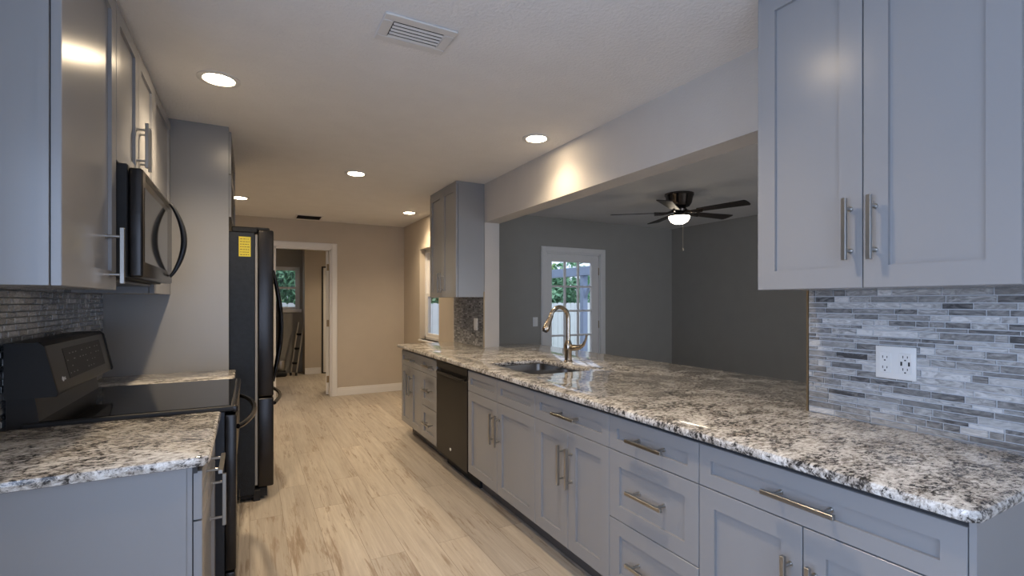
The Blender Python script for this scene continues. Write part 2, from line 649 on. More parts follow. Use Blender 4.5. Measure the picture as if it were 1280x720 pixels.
baseboard('baseboard_back', 1.04, XW, YB - 0.014, YB)
baseboard('baseboard_window', XW - 0.014, XW, 4.79, YB - 0.014)
baseboard('baseboard_closet', XD, 1.115, YD - 0.014, YD)
baseboard('baseboard_living_far', XO, 3.21, YL - 0.014, YL)
baseboard('baseboard_living_corner', 4.24, XE, YL - 0.014, YL)

# door opening in the back wall: casing, jamb and open slab
d = sroot('door_1', (0.62, YB, 0), 'white cased doorway in the tan back wall with its door swung open')
m = MB()
for x0, x1 in ((DX0 - 0.075, DX0), (DX1, DX1 + 0.075)):
    m.box(x0, x1, YB - 0.018, YB, 0, DZ + 0.075, 0.004)
    m.box(x0 + 0.012, x1 - 0.012, YB - 0.024, YB - 0.018, 0, DZ + 0.06, 0.003)
m.box(DX0, DX1, YB - 0.018, YB, DZ, DZ + 0.075, 0.004)
m.box(DX0 - 0.012, DX1 + 0.012, YB - 0.024, YB - 0.018, DZ + 0.012, DZ + 0.062, 0.003)
m.build('casing', 'trim', d)
m = MB()
m.box(DX0, DX0 + 0.016, YB, YB + 0.1, 0, DZ)
m.box(DX1 - 0.016, DX1, YB, YB + 0.1, 0, DZ)
m.box(DX0, DX1, YB, YB + 0.1, DZ - 0.016, DZ)
m.build('jamb', 'trim', d)
rot = Matrix.Rotation(math.radians(-16), 3, 'Z')
piv = (0.948, YB + 0.105, 0)
sl = box(0.912, 0.946, YB + 0.105, YB + 0.77, 0.012, DZ - 0.02, 0.002, rot=(piv, rot)).build('door_slab', 'trim', d)
for z in (0.22, 0.98, 1.74):
    mm = MB()
    mm.box(0.922, 0.955, YB + 0.096, YB + 0.104, z - 0.045, z + 0.045)
    mm.cyl((0.950, YB + 0.096, z - 0.045), (0.950, YB + 0.096, z + 0.045), 0.006)
    mm.build('hinge', 'hinge', sl)

# closet door in the back room
d = sroot('door_2', (1.36, YD, 0), 'white closet door with its shadow gap painted dark in the back room')
m = MB()
m.box(1.125, 1.15, YD - 0.006, YD - 0.001, 0.0, 1.90)
m.box(1.15, 1.72, YD - 0.006, YD - 0.001, 1.875, 1.90)
m.box(1.15, 1.72, YD - 0.006, YD - 0.001, 0, 0.02)
m.build('reveal_shade', 'black', d)  # black strips paint the shadow gap around the slab
m = MB()
m.box(1.15, 1.72, YD - 0.03, YD - 0.001, 0.02, 1.875, 0.003)
m.build('door_slab', 'trim', d)
MB().lathe((0, 0, 0), [(0.0001, 0), (0.012, 0.002), (0.010, 0.02), (0.022, 0.03), (0.024, 0.045), (0.0001, 0.055)], 16).build('door_knob', 'hinge', d, loc=(0, 0, 0))
kn = bpy.data.objects['door_knob']
kn.location = (1.66 - 1.36, -0.03, 0.95)
kn.rotation_euler = (math.pi / 2, 0, 0)


def window_sash(root, mb_fn, *a):
    pass


# window 1: kitchen double-hung in the deep white reveal (in the plane x = 2.05)
w = sroot('window_1', (2.05, (WY0 + WY1) / 2, WZ0), 'double-hung kitchen window in a deep reveal beside the far wall cabinet')
m = MB()
m.box(XW - 0.02, 2.10, WY0 - 0.01, WY1 + 0.01, WZ0 - 0.022, WZ0, 0.004)
m.build('window_sill', 'trim', w)
m = MB()
m.box(2.03, 2.10, WY0, WY0 + 0.04, WZ0, WZ1)
m.box(2.03, 2.10, WY1 - 0.04, WY1, WZ0, WZ1)
m.box(2.03, 2.10, WY0, WY1, WZ1 - 0.04, WZ1)
m.box(2.03, 2.10, WY0, WY1, WZ0, WZ0 + 0.035)
m.build('window_frame', 'trim', w)
zm = 1.36
for (z0, z1, x0) in ((WZ0 + 0.035, zm + 0.02, 2.04), (zm - 0.02, WZ1 - 0.04, 2.068)):
    m = MB()
    y0, y1 = WY0 + 0.04, WY1 - 0.04
    m.box(x0, x0 + 0.026, y0, y0 + 0.04, z0, z1, 0.002)
    m.box(x0, x0 + 0.026, y1 - 0.04, y1, z0, z1, 0.002)
    m.box(x0, x0 + 0.026, y0 + 0.04, y1 - 0.04, z0, z0 + 0.045, 0.002)
    m.box(x0, x0 + 0.026, y0 + 0.04, y1 - 0.04, z1 - 0.04, z1, 0.002)
    s_ = m.build('sash', 'trim', w)
    box(x0 + 0.010, x0 + 0.014, y0 + 0.038, y1 - 0.038, z0 + 0.043, z1 - 0.038).build('pane', 'glass', s_, smooth=0)

# window 2: back room
w = sroot('window_2', ((BW0 + BW1) / 2, YF, BZ0), 'small double-hung window at the end of the back room')
m = MB()
m.box(BW0 - 0.03, BW1 + 0.03, YF - 0.03, YF + 0.08, BZ0 - 0.06, BZ0, 0.004)
m.build('window_sill', 'trim', w)
m = MB()
m.box(BW0, BW0 + 0.035, YF, YF + 0.08, BZ0, BZ1)
m.box(BW1 - 0.035, BW1, YF, YF + 0.08, BZ0, BZ1)
m.box(BW0, BW1, YF, YF + 0.08, BZ1 - 0.03, BZ1)
m.build('window_frame', 'trim', w)
for (z0, z1, yy) in ((BZ0, 1.54, YF + 0.02), (1.50, BZ1 - 0.03, YF + 0.048)):
    m = MB()
    x0, x1 = BW0 + 0.035, BW1 - 0.035
    m.box(x0, x0 + 0.035, yy, yy + 0.025, z0, z1, 0.002)
    m.box(x1 - 0.035, x1, yy, yy + 0.025, z0, z1, 0.002)
    m.box(x0 + 0.035, x1 - 0.035, yy, yy + 0.025, z0, z0 + 0.04, 0.002)
    m.box(x0 + 0.035, x1 - 0.035, yy, yy + 0.025, z1 - 0.035, z1, 0.002)
    s_ = m.build('sash', 'trim', w)
    box(x0 + 0.033, x1 - 0.033, yy + 0.010, yy + 0.014, z0 + 0.038, z1 - 0.033).build('pane', 'glass', s_, smooth=0)

# French door in the living room
d = sroot('door_3', (3.73, YL, 0), 'white fifteen-lite glazed patio door in the grey living room wall')
m = MB()
for x0, x1 in ((LX0 - 0.08, LX0), (LX1, LX1 + 0.08)):
    m.box(x0, x1, YL - 0.018, YL, 0, LZ + 0.07, 0.004)
    m.box(x0 + 0.012, x1 - 0.02, YL - 0.026, YL - 0.018, 0, LZ + 0.055, 0.003)
m.box(LX0, LX1, YL - 0.018, YL, LZ, LZ + 0.07, 0.004)
m.box(LX0 - 0.02, LX1 + 0.012, YL - 0.026, YL - 0.018, LZ + 0.012, LZ + 0.055, 0.003)
m.build('casing', 'trim', d)
m = MB()
m.box(LX0, LX0 + 0.014, YL, YL + 0.1, 0, LZ)
m.box(LX1 - 0.014, LX1, YL, YL + 0.1, 0, LZ)
m.box(LX0, LX1, YL, YL + 0.1, LZ - 0.014, LZ)
m.build('jamb', 'trim', d)
gx0, gx1, gz0, gz1 = 3.395, 4.03, 0.20, 1.79
sx0, sx1, st = LX0 + 0.017, LX1 - 0.017, LZ - 0.02
ya, yb = YL + 0.012, YL + 0.055
m = MB()
m.box(sx0, gx0, ya, yb, 0.01, st, 0.002)
m.box(gx1, sx1, ya, yb, 0.01, st, 0.002)
m.box(gx0, gx1, ya, yb, 0.01, gz0, 0.002)
m.box(gx0, gx1, ya, yb, gz1, st, 0.002)
sl = m.build('door_slab', 'trim', d)
m = MB()
for i in (1, 2):
    x = gx0 + (gx1 - gx0) * i / 3
    m.box(x - 0.013, x + 0.013, ya + 0.006, yb - 0.006, gz0, gz1, 0.003)
for i in range(1, 5):
    z = gz0 + (gz1 - gz0) * i / 5
    m.box(gx0, gx1, ya + 0.005, yb - 0.005, z - 0.012, z + 0.012, 0.003)
m.build('muntin_grid', 'trim', sl)
box(gx0 - 0.004, gx1 + 0.004, ya + 0.018, ya + 0.022, gz0 - 0.004, gz1 + 0.004).build('pane', 'glass', sl, smooth=0)
for z in (0.25, 0.97, 1.68):
    MB().box(sx1 - 0.004, sx1 + 0.012, YL + 0.002, ya - 0.0005, z - 0.05, z + 0.05).build('hinge', 'hinge', sl)

# frames added around the unseen, paneless openings of the daylight area lights
def near_frame(name, a0, a1, z0, z1, lab, y=None, x=None):
    m = MB()
    def bar(p0, p1, q0, q1):
        if x is None:
            m.box(p0, p1, y - 0.09, y - 0.03, q0, q1)
        else:
            m.box(x - 0.09, x - 0.03, p0, p1, q0, q1)
    for p in (a0, (a0 + a1) / 2 - 0.03, a1 - 0.06):
        bar(p, p + 0.06, z0, z1)
    bar(a0, a1, z0, z0 + 0.06)
    bar(a0, a1, z1 - 0.06, z1)
    struct(m.build(name, 'trim', smooth=0), lab)


near_frame('added_opening_kitchen', -0.62, 0.62, 0.2, 2.1, 'unseen framed opening added behind the viewer for kitchen daylight', y=YK)
near_frame('added_opening_living', 2.6, 4.8, 0.4, 2.0, 'unseen framed opening added at the near end of the living room for daylight', y=YN)
near_frame('added_opening_side', -0.72, 0.72, 0.65, 1.95, 'unseen side opening added behind the viewer on the range side for daylight', x=XL)


# ------------------------------------------------------------------ cabinets
def pull(name, parent, c, axis, ln, sg, mat='nickel', off=0.034):
    """bar pull; c = centre point on the front, axis 'y' or 'z', sg = facing"""
    x, y, z = c
    m = MB()
    h = ln / 2
    r = 0.0062
    xb = x + sg * off
    p = h * 0.68
    if axis == 'y':
        m.box(xb - r, xb + r, y - h, y + h, z - r, z + r, 0.0012)
        for q in (-p, p):
            m.cyl((x - sg * 0.004, y + q, z), (xb, y + q, z), 0.0048, n=10)
            m.cyl((x - sg * 0.0, y + q, z), (x + sg * 0.003, y + q, z), 0.0075, n=10)
    else:
        m.box(xb - r, xb + r, y - r, y + r, z - h, z + h, 0.0012)
        for q in (-p, p):
            m.cyl((x - sg * 0.004, y, z + q), (xb, y, z + q), 0.0048, n=10)
            m.cyl((x - sg * 0.0, y, z + q), (x + sg * 0.003, y, z + q), 0.0075, n=10)
    return m.build(name, mat, parent)


def front(root, kind, xf, sg, y0, y1, z0, z1, handle=None, rail=0.058, ln=0.185):
    """a door or drawer front with its pull; handle: ('y'|'z', cy, cz)"""
    m = MB()
    m.shaker(xf, sg, y0, y1, z0, z1, rail=rail)
    o = m.build(kind, 'cab', root, smooth=0)
    if handle:
        ax, hy, hz = handle
        inpanel = (y0 + rail < hy < y1 - rail) and (z0 + rail < hz < z1 - rail)
        x = xf - sg * 0.010 if inpanel else xf
        off = 0.034 + (0.010 if inpanel else 0)
        pull('handle', o, (x, hy, hz), ax, ln, sg, off=off)
    return o


G = 0.0016      # half gap between fronts
FX = 1.293      # front plane of the long run
BX = XR - 0.002


def base_body(root, y0, y1, toe=True, xfront=FX + 0.022, xback=BX, end=None):
    m = MB()
    m.box(min(xfront, xback), max(xfront, xback), y0 + 0.0005, y1 - 0.0005, 0.12, CB - 0.001)
    o = m.build('body', 'cab', root, smooth=0)
    sg = -1 if xfront < xback else 1
    m = MB()
    xt = xfront - sg * 0.085
    m.box(min(xt, xback), max(xt, xback), y0 + 0.0005, y1 - 0.0005, 0.0, 0.1195)
    m.build('toe_kick', 'toe', root, smooth=0)
    # dark strip painting in the shade of the gap between granite and fronts
    m = MB()
    m.box(min(xfront, xfront + sg * 0.012), max(xfront, xfront + sg * 0.012), y0 + 0.0005, y1 - 0.0005, 0.808, CB - 0.001)
    m.build('gap_shade_strip', 'gap_shade', root, smooth=0)
    return o


ZT, ZS, ZD = 0.812, 0.677, 0.132
GB = 'grey base cabinets under the long counter'
# 1 nearest: wide drawer over two doors
y0, y1 = 0.43, 1.107
r = thing('base_cabinet', (1.58, (y0 + y1) / 2, 0), 'widest grey base cabinet at the near end of the long counter, below the double outlet', 'cabinet', GB)
b = base_body(r, y0, y1)
MB().box(FX + 0.003, BX, y0 - 0.012, y0 + 0.0004, 0.0, CB - 0.001, 0.001).build('end_panel', 'cab', r, smooth=0)
ym = (y0 + y1) / 2
front(r, 'drawer', FX, -1, y0 + G, y1 - G, ZS + G, ZT, ('y', ym, (ZS + ZT) / 2), rail=0.045, ln=0.195)
front(r, 'door', FX, -1, y0 + G, ym - G, ZD, ZS - G, ('z', ym - 0.033, 0.50))
front(r, 'door', FX, -1, ym + G, y1 - G, ZD, ZS - G, ('z', ym + 0.033, 0.50))
# 2 three drawers
y0, y1 = 1.107, 1.557
r = thing('base_cabinet', (1.58, (y0 + y1) / 2, 0), 'grey three-drawer base cabinet in the nearer half of the long counter', 'cabinet', GB)
base_body(r, y0, y1)
ym = (y0 + y1) / 2
front(r, 'drawer', FX, -1, y0 + G, y1 - G, ZS + G, ZT, ('y', ym, 0.745), rail=0.045)
front(r, 'drawer', FX, -1, y0 + G, y1 - G, 0.402 + G, ZS - G, ('y', ym, 0.545))
front(r, 'drawer', FX, -1, y0 + G, y1 - G, ZD, 0.402 - G, ('y', ym, 0.270))
# 3 drawer over two doors
y0, y1 = 1.557, 2.145
r = thing('base_cabinet', (1.58, (y0 + y1) / 2, 0), 'grey base cabinet with one drawer over two doors, between sink cabinet and three-drawer unit', 'cabinet', GB)
base_body(r, y0, y1)
ym = (y0 + y1) / 2
front(r, 'drawer', FX, -1, y0 + G, y1 - G, ZS + G, ZT, ('y', ym, 0.745), rail=0.045)
front(r, 'door', FX, -1, y0 + G, ym - G, ZD, ZS - G, ('z', ym - 0.033, 0.515))
front(r, 'door', FX, -1, ym + G, y1 - G, ZD, ZS - G, ('z', ym + 0.033, 0.515))
# 4 sink base: two blind fronts over two doors
y0, y1 = 2.145, 3.014
r = thing('sink_cabinet', (1.58, (y0 + y1) / 2, 0), 'grey base cabinet beneath the sink with two handleless false fronts over its doors', 'cabinet', GB)
m = MB()   # open-topped carcass so that the bowls hang inside
m.box(FX + 0.022, FX + 0.04, y0 + 0.0005, y1 - 0.0005, 0.12, CB - 0.001)
m.box(BX - 0.012, BX, y0 + 0.0005, y1 - 0.0005, 0.12, CB - 0.001)
m.box(FX + 0.04, BX - 0.012, y0 + 0.0005, y0 + 0.018, 0.12, CB - 0.001)
m.box(FX + 0.04, BX - 0.012, y1 - 0.018, y1 - 0.0005, 0.12, CB - 0.001)
m.box(FX + 0.04, BX - 0.012, y0 + 0.018, y1 - 0.018, 0.12, 0.138)
m.build('body', 'cab', r, smooth=0)
box(FX + 0.107, BX, y0 + 0.0005, y1 - 0.0005, 0, 0.1195).build('toe_kick', 'toe', r, smooth=0)
box(FX + 0.01, FX + 0.022, y0 + 0.0005, y1 - 0.0005, 0.808, CB - 0.001).build('gap_shade_strip', 'gap_shade', r, smooth=0)  # shade of the gap under the granite, as a dark strip
ym = (y0 + y1) / 2
for a, c in ((y0, ym), (ym, y1)):
    front(r, 'false_front', FX, -1, a + G, c - G * 0.6, ZS + G, ZT, None, rail=0.045)
front(r, 'door', FX, -1, y0 + G, ym - G, ZD, ZS - G, ('z', ym - 0.033, 0.515))
front(r, 'door', FX, -1, ym + G, y1 - G, ZD, ZS - G, ('z', ym + 0.033, 0.515))
# 5 far drawers
y0, y1 = 3.64, 4.02
r = thing('base_cabinet', (1.58, (y0 + y1) / 2, 0), 'narrow grey three-drawer base cabinet just beyond the dishwasher', 'cabinet', GB)
base_body(r, y0, y1)
ym = (y0 + y1) / 2
front(r, 'drawer', FX, -1, y0 + G, y1 - G, ZS + G, ZT, ('y', ym, 0.745), rail=0.045)
front(r, 'drawer', FX, -1, y0 + G, y1 - G, 0.402 + G, ZS - G, ('y', ym, 0.545))
front(r, 'drawer', FX, -1, y0 + G, y1 - G, ZD, 0.402 - G, ('y', ym, 0.270))
# 6 far end
y0, y1 = 4.02, 4.63
r = thing('base_cabinet', (1.58, (y0 + y1) / 2, 0), 'grey drawer-over-doors base cabinet at the far end of the long counter', 'cabinet', GB)
base_body(r, y0, y1)
ym = (y0 + y1) / 2
front(r, 'drawer', FX, -1, y0 + G, y1 - G, ZS + G, ZT, ('y', ym, 0.745), rail=0.045)
front(r, 'door', FX, -1, y0 + G, ym - G, ZD, ZS - G, ('z', ym - 0.033, 0.515))
front(r, 'door', FX, -1, ym + G, y1 - G, ZD, ZS - G, ('z', ym + 0.033, 0.515))

# dishwasher
y0, y1 = 3.018, 3.636
r = thing('dishwasher', (1.58, (y0 + y1) / 2, 0), 'black stainless dishwasher built in between grey base cabinets', 'dishwasher')
box(FX + 0.03, BX, y0, y1, 0.10, CB - 0.002).build('body', 'black', r, smooth=0)
box(FX + 0.09, BX, y0, y1, 0.0, 0.0995).build('toe_kick', 'black', r, smooth=0)
m = MB()
m.box(FX - 0.004, FX + 0.029, y0 + 0.004, y1 - 0.004, 0.115, 0.735, 0.003)
m.box(FX + 0.012, FX + 0.029, y0 + 0.004, y1 - 0.004, 0.736, 0.765)
m.box(FX - 0.004, FX + 0.029, y0 + 0.004, y1 - 0.004, 0.766, 0.818, 0.003)
dr = m.build('door', 'dishfront', r)
m = MB()
m.tube([(FX - 0.006, y0 + 0.04, 0.742), (FX - 0.02, y0 + 0.07, 0.735), (FX - 0.02, y1 - 0.07, 0.735), (FX - 0.006, y1 - 0.04, 0.742)], 0.010, 10)
m.build('handle', 'dishfront', dr)
em = MB().lathe((0, 0, 0), [(0.0001, 0.002), (0.020, 0.002), (0.022, 0.0)], 24).build('emblem', 'mark', dr, loc=(0, 0, 0))
em.location = (FX - 0.0045 - 1.58, 3.33 - (y0 + y1) / 2, 0.197)
em.rotation_euler = (0, -math.pi / 2, 0)
em.scale = (0.5, 0.75, 1)


# ------------------------------------------------------------------ granite tops
def offset_poly(p, d):
    n = len(p)
    out = []
    for i in range(n):
        a, b_, c_ = Vector(p[i - 1]), Vector(p[i]), Vector(p[(i + 1) % n])
        t1, t2 = (b_ - a).normalized(), (c_ - b_).normalized()
        n1, n2 = Vector((-t1.y, t1.x)), Vector((-t2.y, t2.x))
        k = 1 + n1.dot(n2)
        out.append(tuple(b_ + (n1 + n2) * (d / max(k, 0.3))))
    return out


def rounded(pts):
    """pts: (x, y, radius); counter-clockwise"""
    out = []
    n = len(pts)
    for i in range(n):
        b_ = Vector(pts[i][:2])
        r = pts[i][2]
        if r <= 0:
            out.append(tuple(b_))
            continue
        a, c_ = Vector(pts[i - 1][:2]), Vector(pts[(i + 1) % n][:2])
        u, v = (a - b_).normalized(), (c_ - b_).normalized()
        ang = math.acos(max(-1, min(1, u.dot(v))))
        t = r / math.tan(ang / 2)
        p0, p1 = b_ + u * t, b_ + v * t
        cen = b_ + (u + v).normalized() * (r / math.sin(ang / 2))
        a0 = math.atan2(p0.y - cen.y, p0.x - cen.x)
        a1 = math.atan2(p1.y - cen.y, p1.x - cen.x)
        da = (a1 - a0 + math.pi) % (2 * math.pi) - math.pi
        k = max(4, int(abs(da) * max(r, 0.05) / 0.03))
        for j in range(k + 1):
            q = a0 + da * j / k
            out.append((cen.x + r * math.cos(q), cen.y + r * math.sin(q)))
    return out


def slab(name, poly, z0, z1, hole=None):
    bm = bmesh.new()
    rr = 0.010
    prof = [(rr, z0), (rr * 0.3, z0 + rr * 0.3), (0, z0 + rr), (0, z1 - rr), (rr * 0.3, z1 - rr * 0.3), (rr, z1)]
    def stack(p, sgn):
        rings = []
        for ins, z in prof:
            q = offset_poly(p, ins * sgn)
            rings.append([bm.verts.new((x, y, z)) for x, y in q])
        n = len(p)
        for i in range(len(rings) - 1):
            for k in range(n):
                bm.faces.new((rings[i][k], rings[i][(k + 1) % n], rings[i + 1][(k + 1) % n], rings[i + 1][k]))
        return rings
    R = [stack(poly, 1)]
    if hole:
        R.append(stack(hole, -1))
    for lvl in (0, -1):
        es = []
        for rings in R:
            ring = rings[lvl]
            for k in range(len(ring)):
                es.append(bm.edges.get((ring[k], ring[(k + 1) % len(ring)])))
        bmesh.ops.triangle_fill(bm, edges=es, use_beauty=True, use_dissolve=False)
    mb = MB()
    mb.bm.free()
    mb.bm = bm
    return mb.build(name, 'granite', smooth=40)


EX = 1.262
outline = rounded([(EX, 0.405, 0.03), (XR - 0.001, 0.405, 0), (XR - 0.001, Y1 + 0.003, 0), (2.53, Y1 + 0.003, 0.05), (2.47, 4.25, 0.32), (XO + 0.003, 4.25, 0), (XO + 0.003, Y2 - 0.003, 0), (XR - 0.001, Y2 - 0.003, 0), (XR - 0.001, 4.72, 0), (EX, 4.72, 0.03)])
SX0, SX1, SY0, SY1 = 1.425, 1.845, 2.37, 2.985
hole = rounded([(SX0, SY0, 0.06), (SX1, SY0, 0.06), (SX1, SY1, 0.06), (SX0, SY1, 0.06)])
o = slab('countertop', outline, CB, CT, hole)
tag(o, 'long polished granite countertop with a sink cut-out, running through the pass-through', 'countertop')

# sink
r = thing('kitchen_sink', (1.635, 2.695, CB - 0.19), 'stainless double-bowl sink set under the long granite counter', 'sink')


def bowl(y0, y1, x0, x1, depth, top):
    m = MB()
    bm = m.bm
    ring = lambda ins, z, rad: [bm.verts.new((x, y, z)) for x, y in rounded([(x0 + ins, y0 + ins, rad), (x1 - ins, y0 + ins, rad), (x1 - ins, y1 - ins, rad), (x0 + ins, y1 - ins, rad)])]
    spec = [(-0.006, top, 0.06), (0.0, top, 0.055), (0.004, top - depth + 0.03, 0.055), (0.012, top - depth + 0.008, 0.05), (0.035, top - depth, 0.05)]
    rs = [ring(*s_) for s_ in spec]
    n = len(rs[0])
    for i in range(len(rs) - 1):
        for k in range(n):
            bm.faces.new((rs[i][k], rs[i][(k + 1) % n], rs[i + 1][(k + 1) % n], rs[i + 1][k]))
    bm.faces.new(rs[-1])
    o = m.build('bowl', 'steel', r, smooth=50)
    MB().lathe(((x0 + x1) / 2, (y0 + y1) / 2, top - depth + 0.0005), [(0.042, 0), (0.040, 0.003), (0.026, 0.0035), (0.024, 0.001), (0.0001, 0.001)], 24).build('drain', 'nickel', o)


bowl(SY0 - 0.004, 2.655, SX0 - 0.004, SX1 + 0.004, 0.17, CB - 0.001)
bowl(2.70, SY1 + 0.004, SX0 - 0.004, SX1 + 0.004, 0.17, CB - 0.001)
MB().box(SX0 + 0.002, SX1 - 0.002, 2.657, 2.698, CB - 0.03, CB - 0.012, 0.006).build('divider', 'steel', r)

# faucet
fx, fy = 1.935, 2.765
r = thing('faucet', (fx, fy, CT), 'brushed high-arc pull-down faucet behind the sink', 'faucet')
MB().lathe((fx, fy, CT), [(0.030, 0), (0.030, 0.006), (0.025, 0.014), (0.025, 0.07), (0.029, 0.085), (0.029, 0.115), (0.022, 0.135), (0.016, 0.15)], 24).build('base', 'bronze', r)
dv = Vector((-0.93, -0.10, 0)).normalized()
pts = []
R0 = 0.078
zc = CT + 0.30
for i in range(5):
    pts.append((fx, fy, CT + 0.14 + (zc - CT - 0.14) * i / 4))
for i in range(1, 17):
    q = math.pi * 0.94 * i / 16
    pts.append((fx + dv.x * R0 * (1 - math.cos(q)), fy + dv.y * R0 * (1 - math.cos(q)), zc + R0 * math.sin(q)))
MB().tube(pts, 0.0145, 14).build('spout', 'bronze', r)
pe, pp = Vector(pts[-1]), Vector(pts[-2])
t = (pe - pp).normalized()
t = (t + dv * 0.22).normalized()
m = MB()
m.tube([pe - t * 0.01, pe + t * 0.02, pe + t * 0.075, pe + t * 0.095, pe + t * 0.105], [0.0155, 0.0170, 0.0235, 0.0245, 0.020], 16)
hd = m.build('spray_head', 'bronze', r)
MB().tube([pe + t * 0.100, pe + t * 0.112], [0.0185, 0.0165], 16).build('nozzle', 'black', hd)
lv = Vector((0.45, -0.9, 0)).normalized()
m = MB()
p0 = Vector((fx, fy, CT + 0.10))
path = [p0, p0 + lv * 0.045, p0 + lv * 0.085 + Vector((0, 0, 0.004)), p0 + lv * 0.115 + Vector((0, 0, 0.022)), p0 + lv * 0.132 + Vector((0, 0, 0.055)), p0 + lv * 0.142 + Vector((0, 0, 0.09))]
m.tube(path, [0.021, 0.022, 0.017, 0.011, 0.008, 0.007], 14)
m.build('lever', 'bronze', r)

# ------------------------------------------------------------------ mosaic splashbacks


def mosaic(name, x, sg, y0, y1, z0, z1, mats, hs, lens, seed, label):
    rnd = random.Random(seed)
    m = MB()
    m.mi = 1
    m.box(min(x, x + sg * 0.004), max(x, x + sg * 0.004), y0, y1, z0, z1)
    m.mi = 0
    bm = m.bm
    lay = bm.loops.layers.float_color.new('tile')
    xb, xf = x + sg * 0.003, x + sg * 0.008
    z = z0 + 0.001
    g = 0.0011
    while z < z1 - 0.004:
        h = rnd.choice(hs)
        ze = min(z + h, z1)
        y = y0 - rnd.random() * lens[0]
        while y < y1 - 0.002:
            ye = y + rnd.uniform(*lens)
            a, b_ = max(y, y0) + g, min(ye, y1) - g
            if b_ - a > 0.004:
                e = 0.0011
                B = [bm.verts.new((xb, yy, zz)) for yy, zz in ((a, z + g), (b_, z + g), (b_, ze - g), (a, ze - g))]
                Fv = [bm.verts.new((xf, yy, zz)) for yy, zz in ((a + e, z + g + e), (b_ - e, z + g + e), (b_ - e, ze - g - e), (a + e, ze - g - e))]
                fs = [bm.faces.new(Fv)]
                for k in range(4):
                    fs.append(bm.faces.new((B[k], B[(k + 1) % 4], Fv[(k + 1) % 4], Fv[k])))
                v = min(0.95, max(0.08, rnd.gauss(0.50, 0.20)))
                col = (v, rnd.random(), rnd.random(), 1)
                for f in fs:
                    f.material_index = 0
                    for l in f.loops:
                        l[lay] = col
            y = ye
        z = ze
    o = m.build(name, mats, smooth=0, loc=(x, (y0 + y1) / 2, z0))
    return tag(o, label, 'backsplash')


HS = (0.0135, 0.0195, 0.0195, 0.0225)
mosaic('tile_backsplash', XR, -1, 0.30, Y1 - 0.006, CT, UB + 0.02, ['tile', 'grout'], HS, (0.03, 0.135), 3, 'grey glass strip mosaic backsplash below the large pair of wall cabinet doors')
mosaic('tile_backsplash', XR, -1, Y2 + 0.008, 4.74, CT, UB + 0.02, ['tile_shaded', 'grout_shaded'], (0.0135, 0.0195), (0.018, 0.06), 5, 'small grey mosaic backsplash patch under the far wall cabinet')
mosaic('tile_backsplash', XL + 0.001, 1, 1.2, 3.435, CT + 0.0005, UB + 0.02, ['tile_shaded', 'grout_shaded'], (0.0195, 0.0225, 0.0255), (0.03, 0.12), 9, 'grey glass mosaic backsplash behind the range, colour darkened for its shade')
m = box(XR - 0.012, XR + 0.0, Y1 - 0.006, Y1, CT, UB + 0.02)
struct(m.build('trim_1', 'brass', smooth=0), 'thin bronze edge strip ending the glass mosaic')
m = box(XR - 0.012, XR + 0.0, Y2, Y2 + 0.008, CT, UB + 0.05)
struct(m.build('trim_2', 'brass', smooth=0), 'thin bronze edge strip beside the pillar')

# ------------------------------------------------------------------ wall cabinets
def wall_body(r, x0, x1, y0, y1, z0, z1):
    return MB().box(x0, x1, y0 + 0.0005, y1 - 0.0005, z0, z1, 0.001).build('body', 'cab', r, smooth=0)


UF = 1.55
r = thing('wall_cabinet', (1.7, 0.745, UB), 'large two-door grey wall cabinet hung over the near end of the long counter', 'cabinet')
wall_body(r, UF + 0.023, BX, 0.42, 1.078, UB, ZC - 0.002)
front(r, 'door', UF, -1, 0.42 + G, 0.749 - G, UB, ZC - 0.03, ('z', 0.749 - 0.032, UB + 0.168), rail=0.062, ln=0.18)
front(r, 'door', UF, -1, 0.749 + G, 1.078 - G, UB, ZC - 0.03, ('z', 0.749 + 0.032, UB + 0.170), rail=0.062, ln=0.18)
box(UF + 0.003, UF + 0.0228, 0.421, 1.077, ZC - 0.028, ZC - 0.002).build('crown_filler', 'cab', r, smooth=0)

UFF = 1.60
r = thing('wall_cabinet', (1.74, 4.35, UB), 'narrow two-door grey wall cabinet between the window and the pass-through', 'cabinet')
wall_body(r, UFF + 0.023, BX, 4.003, 4.70, UB, ZC - 0.002)
ym = 4.35
front(r, 'door', UFF, -1, 4.003 + G, ym - G, UB, ZC - 0.03, ('z', ym - 0.035, UB + 0.135))
front(r, 'door', UFF, -1, ym + G, 4.70 - G, UB, ZC - 0.03, ('z', ym + 0.035, UB + 0.135))
box(UFF + 0.003, UFF + 0.0228, 4.004, 4.699, ZC - 0.028, ZC - 0.002).build('crown_filler', 'cab', r, smooth=0)

LF = -0.405
YU0, YU1, YU2, YU3 = 1.57, 2.125, 2.885, 3.435
r = thing('wall_cabinet', (-0.56, 1.85, UB), 'single-door grey wall cabinet nearest on the range side, left of the microwave', 'cabinet')
wall_body(r, XL + 0.002, LF - 0.023, YU0, YU1, UB, ZC - 0.002)
MB().box(LF - 0.0225, LF - 0.0205, YU0 + 0.006, YU1 - 0.006, UB + 0.006, ZC - 0.035).build('gap_shade_strip', 'gap_shade', r, smooth=0)  # dark sheet painting the shade behind the door
MB().box(LF - 0.045, LF - 0.0232, YU0 - 0.003, YU0 + 0.0004, UB, ZC - 0.002).build('face_frame', 'cab', r, smooth=0)
front(r, 'door', LF, 1, YU0 + G, YU1 - G, UB, ZC - 0.03, ('z', YU1 - 0.095, UB + 0.112), rail=0.062)
MZ = 1.765
r = thing('wall_cabinet', (-0.56, 2.5, MZ), 'short two-door grey wall cabinet directly above the microwave', 'cabinet')
wall_body(r, XL + 0.002, LF - 0.023, YU1, YU2, MZ, ZC - 0.002)
ym = (YU1 + YU2) / 2
front(r, 'door', LF, 1, YU1 + G, ym - G, MZ, ZC - 0.03, ('z', ym - 0.035, MZ + 0.15), rail=0.058)
